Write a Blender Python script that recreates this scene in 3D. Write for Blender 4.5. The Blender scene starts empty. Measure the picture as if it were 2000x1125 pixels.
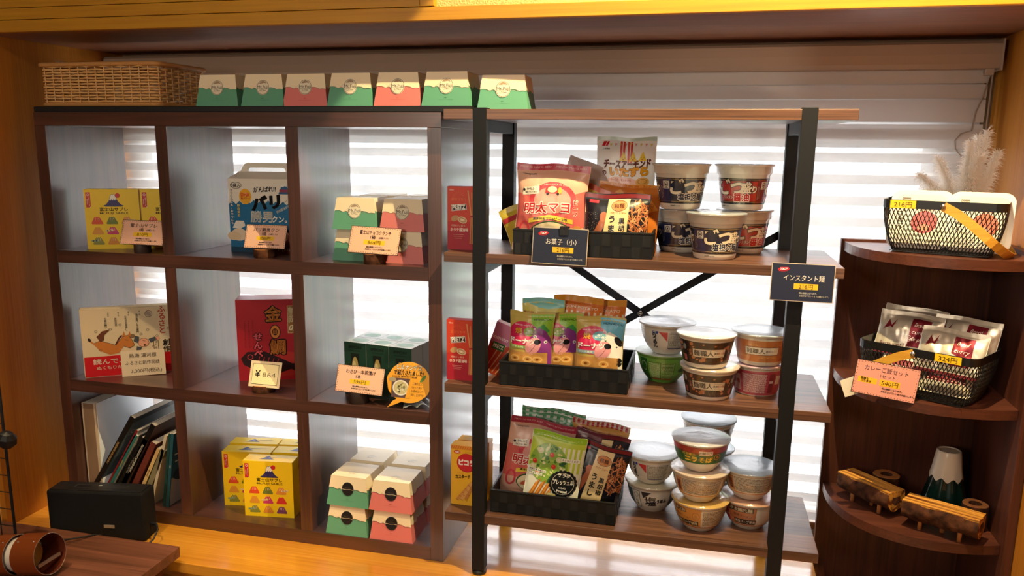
import bpy, bmesh, math, random
from mathutils import Vector, Matrix, noise
from mathutils.geometry import tessellate_polygon
PI = math.pi
S = bpy.context.scene
C = S.collection

# ------------------------------------------------------------------ camera
cam = bpy.data.cameras.new('camera'); co = bpy.data.objects.new('camera', cam); C.objects.link(co)
cam.lens = 1596.2 / 2000 * 36; cam.sensor_width = 36; cam.shift_x = 0.00865; cam.shift_y = 0.0174
cam.clip_start = 0.02
co.location = (1.7711, -1.8755, 1.0733); co.rotation_euler = (1.3764, -0.0098, 0.2457)
S.camera = co
# ------------------------------------------------------------------ world (bright overcast daylight)
w = bpy.data.worlds.new('daylight'); S.world = w; w.use_nodes = True
nt = w.node_tree; nt.nodes.clear()
wo = nt.nodes.new('ShaderNodeOutputWorld'); bg = nt.nodes.new('ShaderNodeBackground')
tc = nt.nodes.new('ShaderNodeTexCoord'); sx = nt.nodes.new('ShaderNodeSeparateXYZ'); rp = nt.nodes.new('ShaderNodeValToRGB')
nt.links.new(tc.outputs['Generated'], sx.inputs[0]); nt.links.new(sx.outputs['Z'], rp.inputs[0])
rp.color_ramp.elements[0].position = 0.0; rp.color_ramp.elements[0].color = (.90, .92, .96, 1)
rp.color_ramp.elements[1].position = 0.5; rp.color_ramp.elements[1].color = (.95, .955, 1, 1)
nt.links.new(rp.outputs[0], bg.inputs[0]); bg.inputs[1].default_value = 15.0
nt.links.new(bg.outputs[0], wo.inputs[0])
# ------------------------------------------------------------------ lights of the room, with two added fills
def lamp(name, kind, loc, target, power, color, size=.2, **kw):
    l = bpy.data.lights.new(name, kind); o = bpy.data.objects.new(name, l); C.objects.link(o)
    o.location = loc; l.energy = power; l.color = color
    if kind == 'AREA':
        l.shape = 'DISK'; l.size = size
    else:
        l.shadow_soft_size = size
    for k, v in kw.items(): setattr(l, k, v)
    d = Vector(target) - Vector(loc); o.rotation_euler = d.to_track_quat('-Z', 'Y').to_euler()
    return o
WARM = (1, .88, .73)
lamp('ceiling_light', 'AREA', (1.3, -1.6, 1.96), (1.3, -1.2, 0), 8, WARM, .5)
lamp('added_front_fill', 'AREA', (.7, -2.9, 1.32), (1.2, 0, .75), 19, (1, .87, .72), .5)  # unseen frontal fill, added low so light reaches the blind headbox
lamp('counter_downlight', 'SPOT', (.25, -.75, 1.9), (.35, -.12, 0), 60, (1, .74, .42), .03, spot_size=.62, spot_blend=.35)
lamp('counter_downlight', 'SPOT', (1.0, -.8, 1.9), (.95, -.12, 0), 34, (1, .78, .5), .03, spot_size=.6, spot_blend=.5)
lamp('wall_washer', 'SPOT', (1.95, -.45, 1.95), (1.95, -.05, 1.346), 150, (1, .80, .42), .008, spot_size=1.75, spot_blend=.04)
lamp('shelf_downlight', 'SPOT', (2.2, -1.0, 1.9), (2.33, .1, .55), 30, (1, .80, .6), .05, spot_size=.85, spot_blend=.6)
lamp('added_niche_fill', 'SPOT', (3.0, -2.4, .75), (2.38, .25, 1.2), 46, (1, .84, .64), .06, spot_size=.55, spot_blend=.6)  # added low spot that brightens the right niche and soffit; fixture made up
pl = bpy.data.lights.new('window_portal', 'AREA'); po = bpy.data.objects.new('window_portal', pl); C.objects.link(po)
pl.shape = 'RECTANGLE'; pl.size = 2.44; pl.size_y = 1.1; pl.cycles.is_portal = True
po.location = (1.14, .66, .56); po.rotation_euler = (-PI / 2, 0, 0)
# ------------------------------------------------------------------ exposure
S.view_settings.view_transform = 'Standard'; S.view_settings.look = 'None'
S.view_settings.exposure = 0.0; S.view_settings.gamma = 1; S.view_settings.use_curve_mapping = False
S.cycles.use_denoising = True
S.cycles.max_bounces = 8; S.cycles.diffuse_bounces = 4; S.cycles.glossy_bounces = 3
S.cycles.transparent_max_bounces = 16; S.cycles.transmission_bounces = 5
S.cycles.sample_clamp_indirect = 6
S.cycles.caustics_reflective = False; S.cycles.caustics_refractive = False

# ------------------------------------------------------------------ materials
MATS = {}
def lin(h):
    c = [int(h[i:i + 2], 16) / 255 for i in (0, 2, 4)]
    return tuple(x / 12.92 if x <= .04045 else ((x + .055) / 1.055) ** 2.4 for x in c) + (1,)
def pmat(name, col, rough=.5, spec=.5, metal=0, coat=0, **kw):
    if name in MATS: return MATS[name]
    m = bpy.data.materials.new(name); m.use_nodes = True; b = m.node_tree.nodes['Principled BSDF']
    b.inputs['Base Color'].default_value = lin(col) if isinstance(col, str) else col
    b.inputs['Roughness'].default_value = rough; b.inputs['Specular IOR Level'].default_value = spec
    b.inputs['Metallic'].default_value = metal; b.inputs['Coat Weight'].default_value = coat
    b.inputs['Coat Roughness'].default_value = .3 if coat == .6 else .08
    for k, v in kw.items(): b.inputs[k].default_value = v
    MATS[name] = m; return m
def ink(h, fin='p'):
    if not isinstance(h, str): return h
    if fin == 'g': return pmat('foil_' + h, h, .32, .5)
    if fin == 'm': return pmat('metal_foil_' + h, h, .34, .5, .55)
    if fin == 's': return pmat('satin_' + h, h, .45, .4)
    return pmat('paper_' + h, h, .62, .3)
def N(m, t): return m.node_tree.nodes.new(t)
def wood(name, c1, c2, axis, rough=.4, spec=.5, scale=1., coat=0, bump=.05, lines=22):
    if name in MATS: return MATS[name]
    m = pmat(name, c1, rough, spec, 0, coat); b = m.node_tree.nodes['Principled BSDF']; L = m.node_tree.links.new
    t = N(m, 'ShaderNodeTexCoord'); mp = N(m, 'ShaderNodeMapping'); L(t.outputs['Object'], mp.inputs[0])
    s = [lines * scale] * 3; s[axis] = 1.1 * scale; mp.inputs['Scale'].default_value = s
    n1 = N(m, 'ShaderNodeTexNoise'); n1.inputs['Scale'].default_value = 1.6; n1.inputs['Detail'].default_value = 5; n1.inputs['Distortion'].default_value = .9
    L(mp.outputs[0], n1.inputs['Vector'])
    mp2 = N(m, 'ShaderNodeMapping'); L(t.outputs['Object'], mp2.inputs[0]); s2 = [260 * scale] * 3; s2[axis] = 5 * scale; mp2.inputs['Scale'].default_value = s2
    n2 = N(m, 'ShaderNodeTexNoise'); n2.inputs['Scale'].default_value = 1; n2.inputs['Detail'].default_value = 3; L(mp2.outputs[0], n2.inputs['Vector'])
    mx = N(m, 'ShaderNodeMath'); mx.operation = 'MULTIPLY_ADD'; L(n2.outputs[0], mx.inputs[0]); mx.inputs[1].default_value = .5; 
    mu = N(m, 'ShaderNodeMath'); mu.operation = 'MULTIPLY'; L(n1.outputs[0], mu.inputs[0]); mu.inputs[1].default_value = .75; L(mu.outputs[0], mx.inputs[2])
    r = N(m, 'ShaderNodeValToRGB'); r.color_ramp.elements[0].position = .42; r.color_ramp.elements[1].position = .78
    r.color_ramp.elements[0].color = lin(c2); r.color_ramp.elements[1].color = lin(c1); L(mx.outputs[0], r.inputs[0]); L(r.outputs[0], b.inputs['Base Color'])
    bp = N(m, 'ShaderNodeBump'); bp.inputs['Strength'].default_value = bump; bp.inputs['Distance'].default_value = .002; L(n2.outputs[0], bp.inputs['Height']); L(bp.outputs[0], b.inputs['Normal'])
    return m
WD = [wood('dark_laminate_' + 'xyz'[i], '58342a', '351f18', i, .36, .7, 1, .6) for i in range(3)]
WR = [wood('rack_walnut_' + 'xyz'[i], '75503c', '38221a', i, .42, .5, 1, 0, .05, 30) for i in range(3)]
WC = [wood('corner_walnut_' + 'xyz'[i], '5a2f20', '3a1c14', i, .42, .5) for i in range(3)]
WY = [wood('honey_wood_' + 'xyz'[i], ('c48d24', 'c48d24', 'bd7a24')[i], ('a9701a', 'a9701a', '9f5f18')[i], i, .5, .4, .8, 0, .02, 10) for i in range(3)]
WCT = wood('counter_wood', 'e8a238', 'c67f1e', 0, .27, .8, .6, .9, .02, 9)
WDK = wood('desk_walnut', '7a4a38', '52301f', 0, .5, .4)
BLK = pmat('black_steel', '0b0d12', .6, .35)
BLKP = pmat('black_plastic', '141518', .5, .5)
CHROME = pmat('steel', 'c8c8c8', .25, .5, 1)

# ------------------------------------------------------------------ mesh builder
class MB:
    def __init__(s): s.v = []; s.f = []; s.m = []; s.mats = []; s.sm = []
    def mi(s, m):
        if m not in s.mats: s.mats.append(m)
        return s.mats.index(m)
    def add(s, vs, fs, m, smooth=False):
        o = len(s.v); s.v += [tuple(v) for v in vs]; i = s.mi(m)
        for f in fs: s.f.append([o + k for k in f]); s.m.append(i); s.sm.append(smooth)
    def box(s, a, b, m, M=None, ch=0):
        x0, y0, z0 = a; x1, y1, z1 = b
        vs = [Vector(p) for p in ((x0, y0, z0), (x1, y0, z0), (x1, y1, z0), (x0, y1, z0), (x0, y0, z1), (x1, y0, z1), (x1, y1, z1), (x0, y1, z1))]
        if M: vs = [M @ v for v in vs]
        s.add(vs, [(0, 3, 2, 1), (4, 5, 6, 7), (0, 1, 5, 4), (1, 2, 6, 5), (2, 3, 7, 6), (3, 0, 4, 7)], m)
    def loft(s, rings, m, cap=True, smooth=False, close=True):
        n = len(rings[0]); vs = [p for r in rings for p in r]; fs = []
        for i in range(len(rings) - 1):
            for j in range(n if close else n - 1):
                k = (j + 1) % n; fs.append((i * n + j, i * n + k, (i + 1) * n + k, (i + 1) * n + j))
        s.add(vs, fs, m, smooth)
        if cap:
            s.add(rings[0], [tuple(range(n))[::-1]], m); s.add(rings[-1], [tuple(range(n))], m)
    def lathe(s, prof, m, n=48, c=(0, 0), smooth=True, cap=False, sx=1, sy=1):
        s.loft([[(c[0] + sx * r * math.cos(2 * PI * j / n), c[1] + sy * r * math.sin(2 * PI * j / n), z) for j in range(n)] for r, z in prof], m, cap, smooth)
    def tube(s, pts, r, m, n=8, cap=True, smooth=True, flat=None, up=None):
        pts = [Vector(p) for p in pts]; rings = []; nrm = None
        for i, p in enumerate(pts):
            t = (pts[min(i + 1, len(pts) - 1)] - pts[max(i - 1, 0)]).normalized()
            if nrm is None:
                nrm = Vector(up) if up else (Vector((0, 0, 1)) if abs(t.z) < .9 else Vector((1, 0, 0)))
            nrm = (nrm - t * nrm.dot(t)).normalized(); bn = t.cross(nrm)
            rr = r[i] if isinstance(r, (list, tuple)) else r
            rb = rr if flat is None else flat
            if n == 4: rings.append([p + nrm * rr * a + bn * rb * b for a, b in ((1, 1), (-1, 1), (-1, -1), (1, -1))])
            else: rings.append([p + nrm * rr * math.cos(2 * PI * k / n) + bn * rb * math.sin(2 * PI * k / n) for k in range(n)])
        s.loft(rings, m, cap, smooth and n > 4)
    def grid(s, fn, nu, nv, m, smooth=True):
        vs = [fn(i / nu, j / nv) for j in range(nv + 1) for i in range(nu + 1)]
        s.add(vs, [(j * (nu + 1) + i, j * (nu + 1) + i + 1, (j + 1) * (nu + 1) + i + 1, (j + 1) * (nu + 1) + i) for j in range(nv) for i in range(nu)], m, smooth)
    def sphere(s, c, r, m, n=16, sc=(1, 1, 1)):
        k = n // 2
        s.loft([[(c[0] + sc[0] * r * max(math.sin(PI * i / k), 1e-4) * math.cos(2 * PI * j / n), c[1] + sc[1] * r * max(math.sin(PI * i / k), 1e-4) * math.sin(2 * PI * j / n), c[2] - sc[2] * r * math.cos(PI * i / k)) for j in range(n)] for i in range(k + 1)], m, False, True)
    def build(s, name, parent=None, loc=None, rot=None, bevel=0, label=None, cat=None, group=None, kind=None, noshare=False):
        me = bpy.data.meshes.new(name); me.from_pydata(s.v, [], s.f)
        for m in s.mats: me.materials.append(m)
        me.polygons.foreach_set('material_index', s.m); me.polygons.foreach_set('use_smooth', s.sm); me.update()
        o = bpy.data.objects.new(name, me); C.objects.link(o)
        if parent: o.parent = parent
        if loc: o.location = loc
        if rot is not None: o.rotation_euler = rot if hasattr(rot, '__len__') else (0, 0, rot)
        if bevel:
            b = o.modifiers.new('bevel', 'BEVEL'); b.width = bevel; b.segments = 2; b.limit_method = 'ANGLE'; b.angle_limit = .6
        tag(o, label, cat, group, kind); return o
def tag(o, label=None, cat=None, group=None, kind=None):
    if label: o['label'] = label
    if cat: o['category'] = cat
    if group: o['group'] = group
    if kind: o['kind'] = kind
    return o
def thing(name, label, cat, loc=(0, 0, 0), rot=0, group=None):
    o = bpy.data.objects.new(name, None); C.objects.link(o); o.empty_display_size = .02
    o.location = loc; o.rotation_euler = rot if hasattr(rot, '__len__') else (0, 0, rot)
    return tag(o, label, cat, group)
def dup(root, label, loc, rot=0, group=None):
    r = root.copy(); C.objects.link(r); r.location = loc; r.rotation_euler = rot if hasattr(rot, '__len__') else (0, 0, rot)
    r['label'] = label
    if group: r['group'] = group
    for ch in list(root.children):
        c = ch.copy(); C.objects.link(c); c.parent = r
        for g in list(ch.children):
            d = g.copy(); C.objects.link(d); d.parent = c
    return r

# ------------------------------------------------------------------ printed artwork laid on a surface
TXT = {}
def text_mesh(s, bold):
    k = (s, bold)
    if k not in TXT:
        c = bpy.data.curves.new('lettering', 'FONT'); c.body = s; c.resolution_u = 3; c.offset = bold; c.size = 1
        o = bpy.data.objects.new('lettering', c); me = o.to_mesh()
        vs = [(v.co.x, v.co.y) for v in me.vertices]; fs = [tuple(p.vertices) for p in me.polygons]
        o.to_mesh_clear(); bpy.data.objects.remove(o); bpy.data.curves.remove(c)
        TXT[k] = (vs, fs)
    return TXT[k]
class Art:
    """2D shapes in millimetres on a face; mp(u, v, d) gives the 3D point, d is the height over the face."""
    def __init__(s, mb, mp, fin='p', maxlen=None, base=.0003, step=.00012, W=0):
        s.mb = mb; s.mp = mp; s.fin = fin; s.ml = maxlen; s.base = base; s.step = step; s.W = W
    def emit(s, vs, fs, col, L):
        m = ink(col, s.fin); d = s.base + s.step * L
        if s.ml:
            vs = list(vs); out = []; st = []
            for f in fs:
                for k in range(1, len(f) - 1): st.append((f[0], f[k], f[k + 1]))
            mids = {}
            def mid(a, b):
                k = (min(a, b), max(a, b))
                if k not in mids: mids[k] = len(vs); vs.append(((vs[a][0] + vs[b][0]) / 2, (vs[a][1] + vs[b][1]) / 2))
                return mids[k]
            def dd(a, b): return math.hypot(vs[a][0] - vs[b][0], vs[a][1] - vs[b][1])
            while st:
                a, b, c = st.pop(); l = (dd(a, b), dd(b, c), dd(c, a)); q = max(l)
                if q <= s.ml: out.append((a, b, c)); continue
                if q == l[0]: k = mid(a, b); st += [(a, k, c), (k, b, c)]
                elif q == l[1]: k = mid(b, c); st += [(a, b, k), (a, k, c)]
                else: k = mid(c, a); st += [(a, b, k), (k, b, c)]
            fs = out
        if s.W: vs = [(min(max(x, -s.W), s.W), y) for x, y in vs]
        s.mb.add([s.mp(x / 1000, y / 1000, d) for x, y in vs], fs, m, bool(s.ml))
    def p(s, pts, col, L=1):
        if s.W: pts = [(min(max(x, -s.W), s.W), y) for x, y in pts]
        t = tessellate_polygon([[Vector((x, y, 0)) for x, y in pts]]); s.emit(pts, t, col, L)
    def r(s, x, y, w, h, col, L=0): s.emit([(x, y), (x + w, y), (x + w, y + h), (x, y + h)], [(0, 1, 2, 3)], col, L)
    def e(s, cx, cy, rx, ry, col, L=1, n=20, rot=0, a0=0, a1=2 * PI):
        c, q = math.cos(rot), math.sin(rot); full = abs(a1 - a0 - 2 * PI) < 1e-6; k = n if full else n + 1
        P = [(rx * math.cos(a0 + (a1 - a0) * i / n), ry * math.sin(a0 + (a1 - a0) * i / n)) for i in range(k)]
        s.p([(cx + x * c - y * q, cy + x * q + y * c) for x, y in P], col, L)
    def ring(s, cx, cy, rx, ry, w, col, L=1, n=28, rot=0):
        vs = []; c, q = math.cos(rot), math.sin(rot)
        for i in range(n):
            a = 2 * PI * i / n
            for k in (0, w): 
                x, y = (rx - k) * math.cos(a), (ry - k) * math.sin(a); vs.append((cx + x * c - y * q, cy + x * q + y * c))
        s.emit(vs, [(2 * i, (2 * i + 2) % (2 * n), (2 * i + 3) % (2 * n), 2 * i + 1) for i in range(n)], col, L)
    def line(s, pts, w, col, L=1):
        for (x0, y0), (x1, y1) in zip(pts, pts[1:]):
            l = math.hypot(x1 - x0, y1 - y0) or 1; nx, ny = -(y1 - y0) / l * w / 2, (x1 - x0) / l * w / 2
            s.emit([(x0 + nx, y0 + ny), (x0 - nx, y0 - ny), (x1 - nx, y1 - ny), (x1 + nx, y1 + ny)], [(0, 1, 2, 3)], col, L)
    def t(s, txt, cx, cy, h, col, L=2, bold=.01, w=None, rot=0, sh=0, vert=False, out=None, ow=.05, gap=1.08, al='c'):
        """text centred on cx, cy with em height h; w squeezes it to a width; out = outline colour"""
        if vert:
            n = len(txt)
            for i, ch in enumerate(txt):
                if ch != ' ': s.t(ch, cx, cy + (n / 2 - .5 - i) * h * gap, h, col, L, bold, None, rot, sh, False, out, ow)
            return
        kan = any(0x4e00 <= ord(q) < 0xa000 for q in txt); b0 = 0 if kan else min(bold, .045); ex = min(max(0, bold - b0), .03)
        ps = []
        if out: ps += [(math.cos(PI * j / 4) * (ow + ex) * h, math.sin(PI * j / 4) * (ow + ex) * h, out, 0) for j in range(8)]
        ps += [(dx * ex * h, dy * ex * h, col, 1 if out else 0) for dx, dy in (((-.9, 0), (.9, 0), (0, -.9), (0, .9)) if ex > .006 else ((0, 0),))]
        vs, fs = text_mesh(txt, b0)
        if not vs: return
        for k, (ox, oy, cc, dl) in enumerate(ps):
            if k == 0:
                x0 = min(v[0] for v in vs); x1 = max(v[0] for v in vs); y0 = min(v[1] for v in vs); y1 = max(v[1] for v in vs)
                mx, my = (x0 + x1) / 2, (.37 if any(ord(q) > 255 for q in txt) else .33)
                if al == 'l': mx = x0
                sx = h if not w else w / (x1 - x0)
            c, q = math.cos(rot), math.sin(rot); P = []
            for x, y in vs:
                X, Y = (x - mx) * sx, (y - my) * h; X += sh * Y
                P.append((cx + ox + X * c - Y * q, cy + oy + X * q + Y * c))
            s.emit(P, fs, cc, L + dl)
def flat(o, U, V):
    o = Vector(o); U = Vector(U).normalized(); V = Vector(V).normalized(); Nn = U.cross(V)
    return lambda u, v, d: o + U * u + V * v + Nn * d

# ================================================================== the setting
def struct(name, boxes, m, kind='structure', parent=None, bevel=0):
    b = MB()
    for bx in boxes: b.box(bx[0], bx[1], bx[2] if len(bx) > 2 else m)
    o = b.build(name, parent, bevel=bevel)
    if not parent: o['kind'] = kind
    return o
TILE = pmat('beige_floor', 'b9a583', .5, .4)
m = TILE; b_ = m.node_tree.nodes['Principled BSDF']; br = N(m, 'ShaderNodeTexBrick'); tcx = N(m, 'ShaderNodeTexCoord')
m.node_tree.links.new(tcx.outputs['Object'], br.inputs[0]); br.inputs['Scale'].default_value = 3; br.offset = 0
br.inputs['Color1'].default_value = lin('b9a583'); br.inputs['Color2'].default_value = lin('ad9976'); br.inputs['Mortar'].default_value = lin('8d7b60'); br.inputs['Mortar Size'].default_value = .01
m.node_tree.links.new(br.outputs[0], b_.inputs['Base Color'])
PLA = pmat('sand_plaster', 'd9b878', .9, .2); m = PLA
t_ = N(m, 'ShaderNodeTexCoord'); n_ = N(m, 'ShaderNodeTexNoise'); n_.inputs['Scale'].default_value = 260; n_.inputs['Detail'].default_value = 3
bp = N(m, 'ShaderNodeBump'); bp.inputs['Strength'].default_value = .8; bp.inputs['Distance'].default_value = .004
m.node_tree.links.new(t_.outputs['Object'], n_.inputs['Vector']); m.node_tree.links.new(n_.outputs[0], bp.inputs['Height']); m.node_tree.links.new(bp.outputs[0], m.node_tree.nodes['Principled BSDF'].inputs['Normal'])
CEI = pmat('ceiling_cream', 'cbb795', .8, .2)
struct('floor', [((-1.9, -4.3, -.5), (4.1, .6, -.42))], TILE)
struct('ceiling', [((-1.9, -4.3, 2.0), (4.1, .1, 2.08))], CEI)
struct('wall_back', [((-1.9, -4.3, -.42), (4.1, -4.2, 2.0))], CEI)
struct('wall_left_outer', [((-2.0, -4.3, -.5), (-1.9, .6, 2.08))], CEI)
struct('wall_right_outer', [((4.1, -4.3, -.5), (4.2, .6, 2.08))], CEI)
struct('wall_left', [((-.16, -.13, -.42), (-.10, .5, 1.346)), ((-1.9, -.13, -.42), (-.16, -.03, 1.346))], WY[2])
struct('trim_6', [((-1.9, -.1345, -.42), (-.118, -.1305, 1.346)), ((-1.9, -.139, -.42), (-.150, -.1345, 1.346))], wood('pale_panel', 'f0cc8c', 'e6bc78', 2, .5, .4, .8, 0, .02, 10))
struct('wall_right', [((2.456, -.9, -.42), (2.52, .5, 1.3458)), ((2.52, -.9, -.42), (4.1, -.8, 2.0)), ((2.49, -.9, 1.3458), (2.52, -.031, 2.0))], WY[2])
struct('wall_window', [((-.2, .5, -.42), (2.6, .6, .03)), ((-.2, .5, 1.14), (2.6, .6, 1.5)), ((-.2, .5, .03), (-.06, .6, 1.14)), ((2.34, .5, .03), (2.6, .6, 1.14))], pmat('window_wall_paint', '8b7a64', .8, .2))
SOF = wood('soffit_board', '8a5638', '6a3c26', 0, .45, .5, 1, 0, .02)
struct('trim_1', [((-.16, -.03, 1.346), (2.6, .5, 1.375))], SOF)
struct('trim_2', [((-1.9, -.05, 1.346), (4.1, -.0301, 1.3752))], WY[0], bevel=.0015)
struct('trim_3', [((-1.9, -.05, 1.3764), (1.117, -.0301, 1.404))], WY[0], bevel=.0012)
struct('trim_4', [((-1.9, -.05, 1.4052), (1.117, -.0301, 1.47)), ((1.1178, -.052, 1.3764), (1.151, -.0301, 1.6))], WY[0], bevel=.0012)
struct('wall_upper', [((-1.9, -.03, 1.3753), (4.1, .1, 2.0))], PLA)
struct('trim_5', [((-.1, -.18, -.03), (2.092, .5, 0)), ((-.1, -.15, -.06), (2.09, -.13, -.03))], WCT, bevel=.002)
struct('wall_lower', [((-.16, -.12, -.42), (2.085, -.10, -.0305))], WY[0])

# window with wired glass
w1 = tag(thing('window_1', 'wide sliding window with wired glass behind the blind', 'window', (0, 0, 0)), kind='structure')
ALU = pmat('aluminium_grey', 'b8bcc0', .4, .5)
b = MB(); 
for a, c in (((-.06, .52, .03), (2.34, .58, .06)), ((-.06, .52, 1.11), (2.34, .58, 1.14)), ((-.06, .52, .06), (-.03, .58, 1.11)), ((2.31, .52, .06), (2.34, .58, 1.11)), ((1.487, .53, .06), (1.529, .57, 1.11)), ((.36, .53, .06), (.395, .57, 1.11))): b.box(a, c, ALU)
b.build('window_frame', w1)
gl = bpy.data.materials.new('window_glass'); gl.use_nodes = True; n = gl.node_tree; n.nodes.clear()
o_ = n.nodes.new('ShaderNodeOutputMaterial'); mx = n.nodes.new('ShaderNodeMixShader'); tr = n.nodes.new('ShaderNodeBsdfTransparent'); gg = n.nodes.new('ShaderNodeBsdfGlossy'); gg.inputs['Roughness'].default_value = .02
tr.inputs[0].default_value = (.98, .98, .98, 1); mx.inputs[0].default_value = .05; n.links.new(tr.outputs[0], mx.inputs[1]); n.links.new(gg.outputs[0], mx.inputs[2]); n.links.new(mx.outputs[0], o_.inputs[0])
b = MB(); b.box((-.03, .548, .06), (1.487, .552, 1.11), gl); b.box((1.529, .548, .06), (2.31, .552, 1.11), gl); b.build('glass', w1)
b = MB(); WIRE = pmat('wire_grey', '6a7074', .5)
for i in range(int(2.34 / .0155)): x = -.03 + i * .0155; b.box((x, .5445, .06), (x + .0008, .5453, 1.11), WIRE)
for i in range(int(1.05 / .0155)): z = .06 + i * .0155; b.box((-.03, .5436, z), (2.31, .5444, z + .0008), WIRE)
b.build('wire_mesh', w1)

# zebra roller blind
bl = thing('roller_blind', 'wide taupe zebra roller blind hanging in front of the window', 'blind', (0, 0, 0))
def fabric(name, col, dif, tra, tsp):
    m = bpy.data.materials.new(name); m.use_nodes = True; n = m.node_tree; n.nodes.clear()
    o = n.nodes.new('ShaderNodeOutputMaterial'); d = n.nodes.new('ShaderNodeBsdfDiffuse'); t = n.nodes.new('ShaderNodeBsdfTranslucent'); a = n.nodes.new('ShaderNodeMixShader'); p = n.nodes.new('ShaderNodeBsdfTransparent'); c = n.nodes.new('ShaderNodeMixShader')
    d.inputs[0].default_value = lin(col); t.inputs[0].default_value = lin('f2f2f2'); a.inputs[0].default_value = tra / (dif + tra); c.inputs[0].default_value = tsp
    n.links.new(d.outputs[0], a.inputs[1]); n.links.new(t.outputs[0], a.inputs[2]); n.links.new(a.outputs[0], c.inputs[1]); n.links.new(p.outputs[0], c.inputs[2]); n.links.new(c.outputs[0], o.inputs[0])
    return m
FOP = fabric('blind_band', 'd6cfc7', .62, .22, .0); FSH = fabric('blind_sheer', 'e6e2dc', .6, .16, .60); FHB = pmat('blind_headbox', 'b09a86', .55, .4)
b = MB(); prof = [(.41, 1.332), (.402, 1.325), (.40, 1.30), (.402, 1.278), (.41, 1.268), (.425, 1.266), (.48, 1.27), (.48, 1.333)]
b.loft([[(x, y, z) for y, z in prof] for x in (-.095, 2.436)], FHB); b.build('headbox', bl)
b = MB(); b.box((2.436, .398, 1.262), (2.440, .482, 1.336), pmat('blind_cap', 'b8a696', .5)); b.build('end_cap', bl)
b = MB(); b.box((2.408, .415, 1.252), (2.428, .435, 1.268), pmat('blind_cap', 'b8a696', .5)); b.build('bracket', bl, bevel=.002)
PB = .0557; Z0 = 1.0575
sh = MB(); sh.grid(lambda u, v: (-.094 + 2.518 * u, .443, .03 + 1.06 * v), 2, 2, FSH, False); sh.grid(lambda u, v: (-.094 + 2.518 * u, .463, .03 + 1.06 * v), 2, 2, FSH, False); sh.build('sheer_fabric', bl)
bands = []
k = int((Z0 - .02) / PB)
for i in range(-1, k + 1):
    z = Z0 - i * PB; bands.append((.440, z - .020, z + .004, .002)); bands.append((.466, z - .002, z + .0105, 0))
bands += [(.438, 1.075, 1.135, .004), (.438, 1.14, 1.195, .004), (.438, 1.198, 1.232, .003), (.438, 1.235, 1.27, .002), (.466, 1.088, 1.27, 0)]
for y, z0, z1, bow in bands:
    q = MB(); q.grid(lambda u, v: (-.092 + 2.515 * u, y - bow * math.sin(PI * v), z0 + (z1 - z0) * v), 1, 5, FOP); q.build('band', bl)
b = MB(); b.box((-.045, .436, .008), (2.42, .470, .03), pmat('blind_cap', 'b8a696', .5)); b.build('bottom_bar', bl, bevel=.003)
b = MB(); CORD = pmat('cord_grey', 'a89c90', .6)
b.tube([(2.424, .43, 1.255), (2.412, .428, 1.2), (2.40, .427, 1.165), (2.395, .426, 1.12), (2.372, .425, 1.112), (2.36, .424, 1.095), (2.363, .424, 1.075), (2.38, .424, 1.055), (2.405, .424, 1.04), (2.41, .424, .86)], .0016, CORD, 6); b.build('pull_cord', bl)
b = MB(); b.tube([(2.429, .43, 1.255), (2.429, .43, .86)], .0022, CORD, 6); b.build('bead_chain', bl)

# street beyond the glass
b = MB(); b.box((-4, 9, -3), (2.2, 13, 2.2), pmat('facade', 'c9c4bd', .8)); 
g_ = pmat('facade_window', '8aa0ae', .3)
for i in range(5):
    for j in range(2): b.box((-3.6 + i * 1.2, 8.96, -1.6 + 1.8 * j), (-2.9 + i * 1.2, 9.0, -.5 + 1.8 * j), g_)
b.build('building', label='pale building across the street seen through the blind', cat='building')
b = MB(); rnd = random.Random(3); HG = pmat('hedge_green', '7fae6a', .9)
for i in range(60): b.sphere((3.0 + rnd.uniform(-.8, 1.6), 5 + rnd.uniform(-.5, .5), rnd.uniform(-1.2, .6)), rnd.uniform(.18, .32), HG, 8)
b.build('street_tree', label='green tree outside the window right of the rack', cat='tree')
b = MB(); b.box((2.4, 7, -2), (6, 10, 1.6), pmat('facade_b', 'b9c4cc', .8)); b.box((2.7, 6.96, .1), (3.6, 7, .9), g_); b.build('building', label='grey house outside behind the green tree', cat='building')

# ================================================================== cube shelf
H3 = 1.1472; T1 = .0351; TV = .0345; TH = .0343; OW = .33693; OH = .3353; DP = .3035
FZ = [.7768, .4072, .0376]; FX = [.0351, .0351 + OW + TV, .0351 + 2 * (OW + TV)]
cs = thing('cube_shelf', 'dark walnut cube shelf unit with nine open compartments', 'shelf')
def part(name, a, c, m, parent, bevel=.0008):
    b = MB(); b.box(a, c, m); return b.build(name, parent, bevel=bevel)
part('side_panel', (0, 0, 0), (T1, DP, H3 - T1), WD[2], cs); part('side_panel', (1.15 - T1, 0, 0), (1.15, DP, H3 - T1), WD[2], cs)
part('top_panel', (0, 0, H3 - T1), (1.15, DP, H3), WD[0], cs)
part('bottom_panel', (T1, 0, 0), (1.15 - T1, DP, .0376), WD[0], cs)
for i in (0, 1):
    part('shelf_panel', (T1, 0.0005, FZ[i] - TH), (1.15 - T1, DP - .001, FZ[i]), WD[0], cs)
    for r in range(3): part('divider', (FX[i] + OW, 0.0005, FZ[r]), (FX[i] + OW + TV, DP - .001, FZ[r] + OH), WD[2], cs)
b = MB(); b.box((.003, .0, 1.1474), (1.222, .285, 1.162), pmat('black_mat', '111113', .55)); b.build('black_board', bevel=.002, label='thin black board lying on top of the cube shelf', cat='board')

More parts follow.
